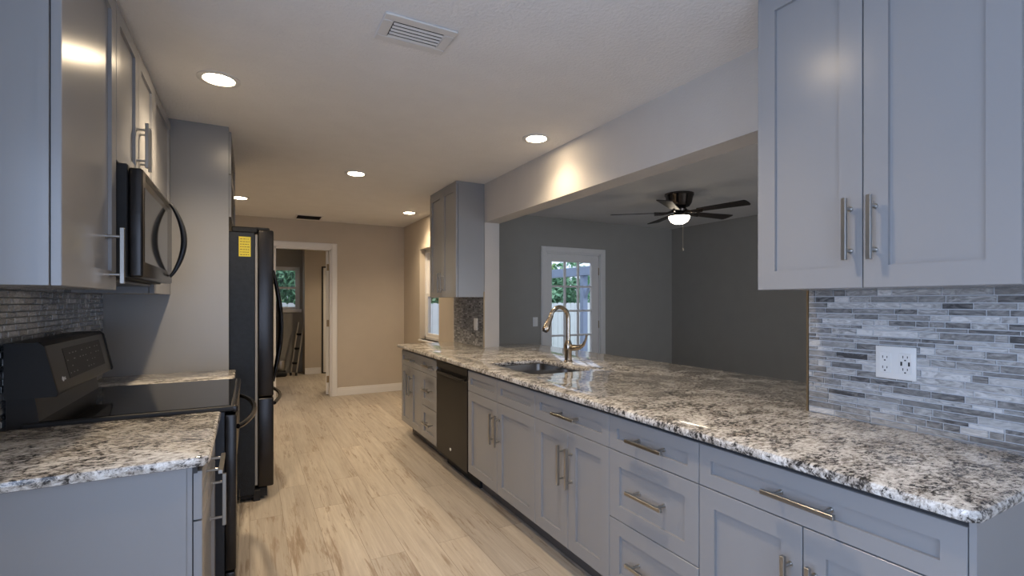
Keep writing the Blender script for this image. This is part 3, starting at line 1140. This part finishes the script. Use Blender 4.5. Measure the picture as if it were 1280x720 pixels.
front(r, 'door', LF, 1, ym + G, YU2 - G, MZ, ZC - 0.03, ('z', ym + 0.035, MZ + 0.15), rail=0.058)
r = thing('wall_cabinet', (-0.56, 3.15, UB), 'grey wall cabinet between the microwave and the tall end panel', 'cabinet')
wall_body(r, XL + 0.002, LF - 0.023, YU2, YU3, UB, ZC - 0.002)
front(r, 'door', LF, 1, YU2 + G, YU3 - G, UB, ZC - 0.03, None, rail=0.058)

# ------------------------------------------------------------------ range side: base units, tops, panel
LX = -0.114
r = thing('base_cabinet', (-0.42, 1.86, 0), 'grey base cabinet beside the near edge of the range, end panel facing out', 'cabinet')
base_body(r, 1.57, 2.148, xfront=LX - 0.023, xback=XL + 0.003)
front(r, 'drawer', LX, 1, 1.573, 2.145, ZS + 0.004, ZT, ('y', 1.86, 0.745), rail=0.045, ln=0.195)
front(r, 'door', LX, 1, 1.573, 2.145, ZD, ZS - G, ('z', 2.03, 0.565))
MB().box(XL + 0.003, LX - 0.036, 1.567, 1.5702, 0.0, CB - 0.001).build('end_panel', 'cab', r, smooth=0)
MB().box(LX - 0.0228, LX - 0.0205, 1.576, 2.142, ZD + 0.004, ZT - 0.004).build('front_gap_shade', 'gap_shade', r, smooth=0)  # dark sheet painting the shade behind the fronts
o = slab('countertop', rounded([(XL + 0.001, 1.545, 0), (-0.095, 1.545, 0.03), (-0.095, 2.158, 0.01), (XL + 0.001, 2.158, 0)]), CB, CT)
tag(o, 'granite countertop on the single base cabinet before the range', 'countertop')
r = thing('base_cabinet', (-0.42, 3.18, 0), 'grey base cabinet between the range and the tall end panel', 'cabinet')
base_body(r, 2.935, 3.436, xfront=LX - 0.023, xback=XL + 0.003)
front(r, 'drawer', LX, 1, 2.938, 3.433, ZS + G, ZT, ('y', 3.18, 0.745), rail=0.045)
front(r, 'door', LX, 1, 2.938, 3.433, ZD, ZS - G, ('z', 3.0, 0.53))
o = slab('countertop', rounded([(XL + 0.001, 2.925, 0), (-0.072, 2.925, 0.01), (-0.072, 3.436, 0.01), (XL + 0.001, 3.436, 0)]), CB, CT)
tag(o, 'short granite countertop between the range and the tall end panel', 'countertop')
o = MB().box(XL + 0.001, -0.112, 3.44, 3.47, 0, ZC - 0.001, 0.001).build('end_panel', 'cab', smooth=0, loc=(-0.42, 3.455, 0))
tag(o, 'tall plain grey panel from counter side to ceiling next to the refrigerator', 'panel')

# cabinet over the refrigerator
r = thing('wall_cabinet', (-0.42, 3.95, 1.83), 'deep grey cabinet bridging over the refrigerator', 'cabinet')
wall_body(r, XL + 0.002, -0.122, 3.471, 4.42, 1.80, ZC - 0.002)
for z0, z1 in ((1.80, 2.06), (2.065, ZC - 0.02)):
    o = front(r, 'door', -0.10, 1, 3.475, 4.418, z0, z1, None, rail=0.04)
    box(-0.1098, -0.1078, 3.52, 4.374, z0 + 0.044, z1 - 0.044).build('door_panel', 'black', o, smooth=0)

# ------------------------------------------------------------------ refrigerator
r = thing('refrigerator', (-0.3, 3.95, 0), 'dark black-stainless French-door refrigerator with a yellow sticker', 'refrigerator')
fy0, fy1 = 3.50, 4.405
m = MB()
m.box(-0.68, 0.030, fy0, fy1, 0.045, 1.715, 0.004)
m.build('body', 'fridgeside', r)
box(0.0305, 0.0445, fy0 + 0.012, fy1 - 0.012, 0.10, 1.70).build('gasket', 'gasket', r, smooth=0)
ym = (fy0 + fy1) / 2
fz = 0.66
for a, c in ((fy0, ym - 0.002), (ym + 0.002, fy1)):
    dr = MB().box(0.045, 0.137, a, c, fz + 0.004, 1.735, 0.010, 3).build('door', 'blackss', r)
    hy = ym - 0.045 if a == fy0 else ym + 0.045
    m = MB()
    pts = []
    for i in range(21):
        u = i / 20
        pts.append((0.137 + 0.012 + 0.055 * math.sin(math.pi * u), hy, 0.70 + u * 0.80))
    m.tube(pts, [0.010 + 0.005 * math.sin(math.pi * i / 20) for i in range(21)], 12)
    m.cyl((0.132, hy, 0.715), (0.155, hy, 0.715), 0.010)
    m.cyl((0.132, hy, 1.485), (0.155, hy, 1.485), 0.010)
    m.build('handle', 'blackss', dr)
fd = MB().box(0.045, 0.137, fy0, fy1, 0.085, fz - 0.004, 0.010, 3).build('freezer_drawer', 'blackss', r)
m = MB()
m.tube([(0.145 + 0.05 * math.sin(math.pi * i / 16), fy0 + 0.10 + (fy1 - fy0 - 0.2) * i / 16, 0.60) for i in range(17)], 0.012, 12)
for yy in (fy0 + 0.11, fy1 - 0.11):
    m.cyl((0.132, yy, 0.60), (0.155, yy, 0.60), 0.010)
m.build('handle', 'blackss', fd)
MB().box(-0.05, 0.10, fy0 + 0.02, fy1 - 0.02, 0.02, 0.075).build('base_grille', 'black', r)
for xx, yy in ((0.02, fy0 + 0.004), (0.02, fy1 - 0.03), (-0.6, fy0 + 0.02), (-0.6, fy1 - 0.046)):
    MB().box(xx, xx + 0.04, yy, yy + 0.026, 0.0, 0.07, 0.003).build('foot', 'black', r)
for yy in (fy0 + 0.03, fy1 - 0.11):
    m = MB()
    m.box(-0.10, 0.045, yy, yy + 0.08, 1.7155, 1.752, 0.006)
    m.box(0.03, 0.115, yy + 0.01, yy + 0.06, 1.7355, 1.755, 0.005)
    m.build('hinge_cover', 'black', r)
lb = MB().box(-0.060, 0.006, fy0 - 0.0012, fy0 - 0.0002, 1.56, 1.685).build('label', 'yellow', r, smooth=0)
lb['label'] = 'yellow paper energy sticker'
m = MB()
rr = random.Random(2)
for row in range(7):
    z = 1.672 - row * 0.0165
    x = -0.053
    while x < -0.006:
        w_ = rr.uniform(0.004, 0.014)
        m.box(x, min(x + w_, 0.0), fy0 - 0.0018, fy0 - 0.0012, z - 0.004, z)
        x += w_ + 0.004
m.build('print', 'ink', lb, smooth=0)

# ------------------------------------------------------------------ microwave
ax0, ax1 = XL + 0.004, -0.335
ay0, ay1 = 2.15, 2.89
az0, az1 = 1.358, MZ - 0.002
r = thing('microwave', (-0.5, 2.52, az0), 'black stainless over-the-range microwave with a bowed handle', 'microwave')
m = MB()
m.box(ax0, ax1 - 0.044, ay0 + 0.004, ay1 - 0.004, az0, az1, 0.003)
m.build('body', 'black', r)
m = MB()
m.box(ax1 - 0.042, ax1, ay0, ay1, az0 + 0.004, az1 - 0.012, 0.008, 3)
dr = m.build('door', 'blackss', r)
m = MB()
m.box(ax1 - 0.001, ax1 + 0.0012, ay0 + 0.03, ay1 - 0.16, az0 + 0.06, az1 - 0.075, 0.001)
m.build('door_window', 'blackgloss', dr)
m = MB()
hy = ay1 - 0.10
pts = []
for i in range(25):
    u = i / 24
    pts.append((ax1 + 0.004 + 0.055 * math.sin(math.pi * u) ** 0.8, hy, az0 + 0.035 + u * 0.345))
m.tube(pts, [0.007 + 0.006 * math.sin(math.pi * i / 24) for i in range(25)], 12)
m.build('handle', 'bluess', dr)
m = MB()
for i in range(3):
    m.box(ax1 - 0.0005, ax1 + 0.001, ay0 + 0.06, ay1 - 0.06, az1 - 0.030 - i * 0.008, az1 - 0.026 - i * 0.008)
m.build('vent_grille', 'black', dr, smooth=0)
m = MB()
m.box(ax0 + 0.02, ax1 - 0.08, ay0 + 0.03, ay1 - 0.03, az0 - 0.012, az0 - 0.0005, 0.003)
m.build('bottom_plate', 'bluess', r)
MB().lathe((0, 0, 0), [(0.0001, 0.003), (0.007, 0.003), (0.009, 0)], 12).build('screw_cap', 'slot', r, loc=(0, 0, 0))
sc = bpy.data.objects['screw_cap']
sc.location = (-0.43 + 0.5, ay0 + 0.0035 - 2.52, az1 - 0.09 - az0)
sc.rotation_euler = (math.pi / 2, 0, 0)

# ------------------------------------------------------------------ range
ry0, ry1 = 2.163, 2.922
r = thing('range', (-0.4, 2.54, 0), 'black stainless electric range with a glass cooktop and raised back control panel', 'range')
m = MB()
m.box(-0.70, -0.085, ry0 + 0.001, ry1 - 0.001, 0.06, 0.850)
for xx in (-0.66, -0.13):
    for yy in (ry0 + 0.04, ry1 - 0.08):
        m.box(xx, xx + 0.04, yy, yy + 0.04, 0.0, 0.06)
m.build('body', 'bluess', r, smooth=0)
ck = MB().box(-0.66, -0.048, ry0, ry1, 0.851, 0.872, 0.006, 3).build('cooktop', 'black', r)
MB().box(-0.62, -0.062, ry0 + 0.012, ry1 - 0.012, 0.8715, 0.8745, 0.001).build('glass_top', 'blackgloss', ck)
MB().box(-0.0605, -0.040, ry0, ry1, 0.846, 0.8735, 0.006, 3).build('front_trim', 'blackss', ck)
od = MB().box(-0.0845, -0.045, ry0 + 0.004, ry1 - 0.004, 0.235, 0.838, 0.006, 2).build('oven_door', 'blackss', r)
MB().box(-0.046, -0.0435, ry0 + 0.09, ry1 - 0.09, 0.33, 0.66, 0.001).build('door_window', 'blackgloss', od)
m = MB()
m.tube([(-0.040 + 0.060 * math.sin(math.pi * i / 24) ** 0.7, ry0 + 0.03 + (ry1 - ry0 - 0.06) * i / 24, 0.785) for i in range(25)], [0.010 + 0.004 * math.sin(math.pi * i / 24) for i in range(25)], 12, flat=0.8)
m.build('handle', 'blackss', od)
MB().box(-0.0845, -0.047, ry0 + 0.004, ry1 - 0.004, 0.065, 0.228, 0.006, 2).build('storage_drawer', 'blackss', r)
# back control panel
m = MB()
m.prism([(-0.70, 0.85), (-0.615, 0.85), (-0.622, 0.90), (-0.632, 0.965), (-0.70, 0.965)], 'y', ry0 + 0.015, ry1 - 0.015)
m.build('back_neck', 'panelblack', r)
m = MB()
prof = [(-0.70, 0.955), (-0.575, 0.955), (-0.572, 0.965), (-0.606, 1.125), (-0.620, 1.138), (-0.70, 1.138)]
m.prism(prof, 'y', ry0 + 0.012, ry1 - 0.012)
cp = m.build('control_panel', 'panelblack', r)
for a, c in ((ry0, ry0 + 0.0115), (ry1 - 0.0115, ry1)):
    MB().prism([(p[0] + (0.004 if p[0] > -0.65 else 0), p[1]) for p in prof], 'y', a, c).build('end_cap', 'black', cp)
# display and print on the sloped face
A = Vector((-0.572, 0, 0.965))
B = Vector((-0.606, 0, 1.125))
sl_t = (B - A).normalized()
sl_n = Vector((sl_t.z, 0, -sl_t.x))


def on_slope(y, s_, h=0.0):
    p = A + sl_t * s_ + sl_n * h
    return (p.x, y, p.z)


def slope_plate(m, ya_, yb_, s0, s1, h0, h1):
    ps = [on_slope(ya_, s0, h1), on_slope(yb_, s0, h1), on_slope(yb_, s1, h1), on_slope(ya_, s1, h1)]
    qs = [on_slope(ya_, s0, h0), on_slope(yb_, s0, h0), on_slope(yb_, s1, h0), on_slope(ya_, s1, h0)]
    bm = m.bm
    P_ = [bm.verts.new(p) for p in ps]
    Q_ = [bm.verts.new(p) for p in qs]
    bm.faces.new(P_)
    for k in range(4):
        bm.faces.new((Q_[k], Q_[(k + 1) % 4], P_[(k + 1) % 4], P_[k]))


m = MB()
slope_plate(m, ry0 + 0.17, ry1 - 0.10, 0.030, 0.142, 0.0, 0.0010)
dp = m.build('display', 'displayblack', cp, smooth=0)
m = MB()
rr = random.Random(4)
for row in range(4):
    for c_ in range(12):
        if rr.random() < 0.6:
            yy = ry0 + 0.19 + c_ * 0.037
            ss = 0.045 + row * 0.024
            slope_plate(m, yy, yy + rr.uniform(0.008, 0.02), ss, ss + 0.004, 0.001, 0.0014)
m.build('print', 'greymark', dp, smooth=0)
m = MB()
slope_plate(m, ry0 + 0.095, ry0 + 0.103, 0.030, 0.046, 0.0, 0.0015)
slope_plate(m, ry0 + 0.091, ry0 + 0.107, 0.034, 0.042, 0.0, 0.0015)
m.build('emblem', 'mark', cp, smooth=0)
m = MB()
ly = ry0 + 0.112
for (a0, a1, b0, b1) in ((0, 0.0016, 0, 0.010), (0.0016, 0.0055, 0, 0.0016), (0.008, 0.0096, 0, 0.010), (0.0096, 0.0145, 0, 0.0016), (0.0096, 0.0145, 0.0084, 0.010), (0.0129, 0.0145, 0.0016, 0.005), (0.0115, 0.0129, 0.0038, 0.005)):
    slope_plate(m, ly + a0, ly + a1, 0.033 + b0, 0.033 + b1, 0.0, 0.0012)
m.build('emblem_lettering', 'mark', cp, smooth=0)

# ------------------------------------------------------------------ outlets and switches


def plate_x(name, x, sg, y0, y1, z0, z1, label, cat):
    r = thing(name, (x, (y0 + y1) / 2, z0), label, cat)
    MB().box(min(x, x + sg * 0.006), max(x, x + sg * 0.006), y0, y1, z0, z1, 0.002, 2).build('plate', 'white', r)
    return r


xp = XR - 0.0082
r = plate_x('wall_outlet', xp, -1, 0.748, 0.862, 1.020, 1.127, 'white double-gang outlet plate with two receptacles on the glass mosaic', 'outlet')
for yc, usb in ((0.8335, False), (0.7765, True)):
    o = MB().box(xp - 0.0085, xp - 0.006, yc - 0.0165, yc + 0.0165, 1.073 - 0.034, 1.073 + 0.034, 0.001).build('receptacle', 'white', r)
    m = MB()
    xs = xp - 0.0088
    for zc_ in ((1.073 + 0.018, 1.073 - 0.016) if not usb else (1.073 + 0.022, 1.073 - 0.018)):
        for dy, hh in ((0.0062, 0.0042), (-0.0062, 0.0034)):
            m.box(xs, xs + 0.001, yc + dy - 0.0011, yc + dy + 0.0011, zc_ - hh, zc_ + hh)
        m.box(xs, xs + 0.001, yc - 0.0024, yc + 0.0024, zc_ - 0.0125, zc_ - 0.0085)
    if usb:
        for dy in (0.0105, -0.0105):
            m.box(xs, xs + 0.001, yc + dy - 0.0026, yc + dy + 0.0026, 1.073 - 0.0065, 1.073 + 0.0065)
    m.build('slot', 'slot', o, smooth=0)

r = plate_x('wall_switch', xp, -1, 4.135, 4.215, 1.005, 1.118, 'white rocker switch plate on the small mosaic patch beside the pillar', 'switch')
MB().box(xp - 0.010, xp - 0.006, 4.158, 4.192, 1.028, 1.095, 0.002).build('rocker', 'white', r)

r = thing('wall_switch', (3.14, YL, 1.0), 'pale switch plate on the grey living room wall beside the patio door', 'switch')
MB().box(3.105, 3.175, YL - 0.006, YL - 0.0005, 0.965, 1.08, 0.002, 2).build('plate', 'white', r)
MB().box(3.124, 3.156, YL - 0.010, YL - 0.006, 0.99, 1.055, 0.002).build('rocker', 'white', r)

# ------------------------------------------------------------------ ceiling: lamps, vents, fan
LG = 'recessed ceiling lights'


def downlight(x, y, label, scale=1.0):
    r = thing('recessed_light', (x, y, ZC), label, 'ceiling light', LG)
    MB().lathe((x, y, ZC), [(0.092, 0.0), (0.092, -0.004), (0.084, -0.007), (0.070, -0.006), (0.064, -0.001), (0.064, 0.0)], 36).build('trim_ring', 'ventwhite', r)
    m = MB()
    n = 32
    vs = [m.bm.verts.new((x + 0.063 * math.cos(2 * math.pi * k / n), y + 0.063 * math.sin(2 * math.pi * k / n), ZC - 0.0045)) for k in range(n)]
    m.bm.faces.new(vs[::-1])
    vs2 = [m.bm.verts.new((v.co.x, v.co.y, ZC - 0.0012)) for v in vs]
    for k in range(n):
        m.bm.faces.new((vs[k], vs[(k + 1) % n], vs2[(k + 1) % n], vs2[k]))
    m.build('lens', 'lens', r, smooth=0)
    l = bpy.data.lights.new('downlight_beam', 'SPOT')
    l.energy = LAMP * scale
    l.color = LAMP_COL[:3]
    l.spot_size = math.radians(134)
    l.spot_blend = 1.0
    l.shadow_soft_size = 0.05
    b_ = bpy.data.objects.new('downlight_beam', l)
    COL.objects.link(b_)
    b_.parent = r
    b_.location = (0, 0, -0.012)


downlight(-0.13, 2.725, 'recessed ceiling light above the range side, the largest lit disc in view', 1.25)
downlight(1.655, 2.725, 'recessed ceiling light close to the header over the sink', 0.5)
downlight(0.783, 4.19, 'recessed ceiling light in the middle of the kitchen ceiling')
downlight(1.69, 5.735, 'small recessed ceiling light near the kitchen window corner')
downlight(-0.09, 5.73, 'recessed ceiling light past the refrigerator near the back wall')
downlight(0.78, 1.25, 'recessed ceiling light overhead between the near wall cabinets')
downlight(1.35, 8.1, 'unseen recessed ceiling light added to light the back room')  # out-of-view lamp put in to brighten the back room


def register(name, x0, x1, y0, y1, slats, tilt, label, dark=False):
    r = thing(name, ((x0 + x1) / 2, (y0 + y1) / 2, ZC), label, 'vent')
    f = 0.042 if not dark else 0.022
    m = MB()
    z0 = ZC - 0.009
    m.box(x0, x1, y0, y0 + f, z0, ZC - 0.0005, 0.003)
    m.box(x0, x1, y1 - f, y1, z0, ZC - 0.0005, 0.003)
    m.box(x0, x0 + f, y0 + f, y1 - f, z0, ZC - 0.0005, 0.003)
    m.box(x1 - f, x1, y0 + f, y1 - f, z0, ZC - 0.0005, 0.003)
    m.build('frame', 'ventwhite', r)
    box(x0 + f, x1 - f, y0 + f, y1 - f, ZC - 0.0015, ZC - 0.0005).build('duct', 'ventdark', r, smooth=0)
    n = slats
    for i in range(n):
        yc = y0 + f + (y1 - y0 - 2 * f) * (i + 0.5) / n
        w_ = (y1 - y0 - 2 * f) / n * 0.23
        m = MB()
        c_ = Vector((0, yc, ZC - 0.009))
        R_ = Matrix.Rotation(tilt, 3, 'X')
        m.box(x0 + f + 0.002, x1 - f - 0.002, yc - w_, yc + w_, ZC - 0.0098, ZC - 0.0084, rot=((0, yc, ZC - 0.009), R_))
        m.build('slat', 'ventwhite' if not dark else 'ventdark', r, smooth=0)


register('ceiling_vent', 0.44, 0.727, 1.79, 1.99, 5, math.radians(-20), 'white louvred supply vent in the near part of the kitchen ceiling')
register('ceiling_vent', 0.50, 0.82, 6.47, 6.78, 8, math.radians(20), 'dark slotted return vent in the ceiling close to the back wall', dark=True)

fxx, fyy = 3.755, 3.455
r = thing('ceiling_fan', (fxx, fyy, ZC), 'dark five-blade flush-mount ceiling fan with a lit bowl in the living room', 'ceiling fan')
MB().lathe((fxx, fyy, ZC), [(0.140, -0.0005), (0.140, -0.018), (0.132, -0.03), (0.118, -0.095), (0.098, -0.125), (0.060, -0.140)], 36).build('motor_housing', 'fanmetal', r)
MB().lathe((fxx, fyy, ZC), [(0.060, -0.1405), (0.075, -0.155), (0.07, -0.175), (0.045, -0.19), (0.05, -0.205), (0.10, -0.213), (0.108, -0.222), (0.105, -0.226)], 32).build('light_fitter', 'fanmetal', r)
MB().lathe((fxx, fyy, ZC), [(0.102, -0.2265), (0.096, -0.25), (0.078, -0.277), (0.045, -0.296), (0.0001, -0.302)], 32).build('light_bowl', 'bowl', r)
cz = ZC - 0.185
for k in range(5):
    a = math.radians(168 + 72 * k) - TH
    R_ = Matrix.Rotation(a, 3, 'Z') @ Matrix.Rotation(math.radians(-9), 3, 'X')
    def T(p):
        return Vector((fxx, fyy, cz)) + R_ @ Vector(p)
    m = MB()
    bm = m.bm
    out = []
    L0, L1 = 0.20, 0.655
    for i in range(13):
        u = i / 12
        out.append((L0 + (L1 - L0) * u, 0.045 + 0.024 * u))
    out += [(L1 + 0.012, 0.05), (L1 + 0.016, 0.0), (L1 + 0.012, -0.05)]
    for i in range(12, -1, -1):
        u = i / 12
        out.append((L0 + (L1 - L0) * u, -0.045 - 0.024 * u))
    up_ = [bm.verts.new(T((x, y, 0.004))) for x, y in out]
    dn_ = [bm.verts.new(T((x, y, -0.003))) for x, y in out]
    bm.faces.new(up_)
    bm.faces.new(dn_[::-1])
    for i in range(len(out)):
        bm.faces.new((up_[i], up_[(i + 1) % len(out)], dn_[(i + 1) % len(out)], dn_[i]))
    bl = m.build('blade', 'fanblade', r)
    m = MB()
    m.tube([T((0.055, 0, 0.015)), T((0.11, 0, -0.003)), T((0.16, 0, -0.008)), T((0.24, 0, -0.008))], [0.014, 0.012, 0.016, 0.02], 10, flat=0.4)
    m.build('blade_iron', 'fanmetal', bl)
m = MB()
m.tube([(fxx - 0.03, fyy - 0.06, ZC - 0.222), (fxx - 0.03, fyy - 0.075, ZC - 0.30), (fxx - 0.03, fyy - 0.075, ZC - 0.545)], 0.0022, 6)
pc = m.build('pull_chain', 'chain', r)
MB().lathe((fxx - 0.03, fyy - 0.075, ZC - 0.578), [(0.0001, 0), (0.009, 0.008), (0.010, 0.018), (0.005, 0.03), (0.0001, 0.034)], 12).build('chain_pull', 'chain', pc)

# ------------------------------------------------------------------ back room clutter
r = thing('step_ladder', (0.70, 9.35, 0), 'folded aluminium step ladder leaning in the back room corner', 'ladder')
lean = Vector((0.14, 0.19, 0.0))
for s_ in (-1, 1):
    q0 = Vector((0.665 + 0.042 * s_, 9.16 - 0.03 * s_, 0.03))
    m = MB()
    m.tube([q0, q0 + lean + Vector((0, 0, 0.88))], 0.014, 8, flat=0.7)
    rl = m.build('rail', 'alu', r)
    m = MB()
    m.box(q0.x - 0.018, q0.x + 0.018, q0.y - 0.018, q0.y + 0.018, 0.0, 0.05, 0.004)
    m.build('foot', 'rubber', rl)
for k in range(3):
    u = (0.2, 0.48, 0.76)[k]
    a = Vector((0.623, 9.19, 0.03)) + (lean + Vector((0, 0, 0.88))) * u
    b_ = Vector((0.707, 9.13, 0.03)) + (lean + Vector((0, 0, 0.88))) * u
    MB().tube([a, b_], 0.02, 8, flat=0.5).build('step', 'black', r)

r = thing('upright_vacuum', (0.42, 9.2, 0), 'black upright vacuum with a pale bin standing under the back room window', 'vacuum')
MB().box(0.27, 0.56, 9.06, 9.34, 0.0, 0.085, 0.03, 3).build('floor_head', 'black', r)
MB().lathe((0.47, 9.25, 0.09), [(0.065, 0), (0.075, 0.03), (0.08, 0.12), (0.07, 0.17), (0.03, 0.19)], 18).build('dust_bin', 'alu', r)
m = MB()
m.tube([(0.415, 9.26, 0.06), (0.415, 9.30, 0.5), (0.42, 9.36, 1.02)], [0.035, 0.04, 0.018], 12)
st_ = m.build('body', 'black', r)
MB().tube([(0.42, 9.36, 1.02), (0.42, 9.39, 1.20), (0.42, 9.35, 1.27), (0.42, 9.31, 1.24)], 0.016, 10).build('handle', 'black', st_)

# ------------------------------------------------------------------ outside
struct(box(-14, 24, YL + 0.1, 30, -0.25, -0.15).build('ground', 'grass', smooth=0))
o = box(2.1, 6.4, YL + 0.12, 9.0, -0.15, -0.05).build('patio_slab', 'concrete', smooth=0)
struct(o)
r = thing('patio_pergola', (5.2, 7.2, -0.05), 'blue-grey patio post and roof beam outside the glazed door', 'pergola')
MB().box(5.15, 5.29, 5.35, 9.0, 1.735, 1.89, 0.004).build('beam', 'post', r)
MB().box(5.17, 5.27, 6.93, 7.03, -0.05, 1.735, 0.004).build('post', 'post', r)
MB().box(5.17, 5.27, 8.88, 8.98, -0.05, 1.735, 0.004).build('post', 'post', r)
m = MB()
m.tube([(5.22, 6.93, 1.35), (5.22, 6.85, 1.50), (5.22, 6.70, 1.65), (5.22, 6.50, 1.735)], 0.03, 8)
m.build('brace', 'post', r)

FYY = 11.0
r = thing('board_fence', (5.0, FYY, -0.15), 'white vertical-board fence crossing the yard outside the windows', 'fence')
m = MB()
x = -4.0
rr = random.Random(8)
while x < 15:
    zt = 1.245 + rr.uniform(-0.008, 0.008)
    m.prism([(x, -0.15), (x + 0.135, -0.15), (x + 0.135, zt - 0.03), (x + 0.105, zt), (x + 0.03, zt), (x, zt - 0.03)], 'y', FYY, FYY + 0.02)
    x += 0.142
m.build('boards', 'fence', r, smooth=0)
for z in (0.1, 1.0):
    MB().box(-4, 15, FYY + 0.021, FYY + 0.06, z, z + 0.09).build('rail', 'fence', r, smooth=0)


def shrub(cx, cy, h, rad, seed, mat, label):
    rnd = random.Random(seed)
    r = thing('leafy_tree', (cx, cy, -0.15), label, 'tree', 'trees beyond the fence')
    m = MB()
    m.tube([(cx, cy, -0.15), (cx + 0.05, cy, h * 0.5), (cx, cy + 0.05, h * 0.8)], [0.09, 0.06, 0.03], 8)
    for k in range(6):
        a = k * 1.05 + rnd.random()
        m.tube([(cx + 0.03, cy, h * 0.3 + 0.1 * k), (cx + rad * 0.6 * math.cos(a), cy + rad * 0.6 * math.sin(a), h * 0.55 + 0.15 * k)], [0.035, 0.012], 6)
    m.build('trunk', 'bark', r)
    m = MB()
    bm = m.bm
    cl = [(rnd.uniform(-1, 1) * rad * 0.8, rnd.uniform(-1, 1) * rad * 0.7, rnd.uniform(0.25, 0.95) * h) for _ in range(56)]
    for (px, py, pz) in cl:
        br_ = rad * rnd.uniform(0.30, 0.48)
        for _ in range(260):
            v = Vector((rnd.gauss(0, 1), rnd.gauss(0, 1), rnd.gauss(0, 1))).normalized() * br_ * rnd.uniform(0.75, 1.05)
            c_ = Vector((cx + px, cy + py, pz)) + v
            u = Vector((rnd.gauss(0, 1), rnd.gauss(0, 1), rnd.gauss(0, 1))).normalized()
            w_ = u.cross(Vector((rnd.gauss(0, 1), rnd.gauss(0, 1), rnd.gauss(0, 1)))).normalized()
            s1, s2 = rnd.uniform(0.06, 0.11), rnd.uniform(0.03, 0.055)
            m.quad(c_ - u * s1, c_ + w_ * s2, c_ + u * s1, c_ - w_ * s2)
    m.build('foliage', mat, r, smooth=0)


SP = [(-1.6, 'leafA', 'leafy tree beyond the fence, out past the back room'), (0.9, 'leafB', 'leafy tree filling the back room window above the fence'), (3.3, 'leafB', 'leafy tree beyond the fence opposite the kitchen window'),
      (5.6, 'leafA', 'leafy tree beyond the fence between the kitchen window and patio door views'), (7.7, 'leafB', 'blue-green leafy tree seen in the patio door panes left of the post'),
      (9.6, 'leafA', 'bright green leafy tree seen in the patio door behind the post'), (11.7, 'leafB', 'leafy tree beyond the fence at the patio end')]
for i, (x, mt, lab) in enumerate(SP):
    shrub(x, FYY + 2.0 + 3.6 * (i % 2), (3.1 if i < 3 else 2.15) + (0.7 if i < 3 else 0.25) * (i % 2), 1.5 + 0.15 * (i % 2), 20 + i, mt, lab)
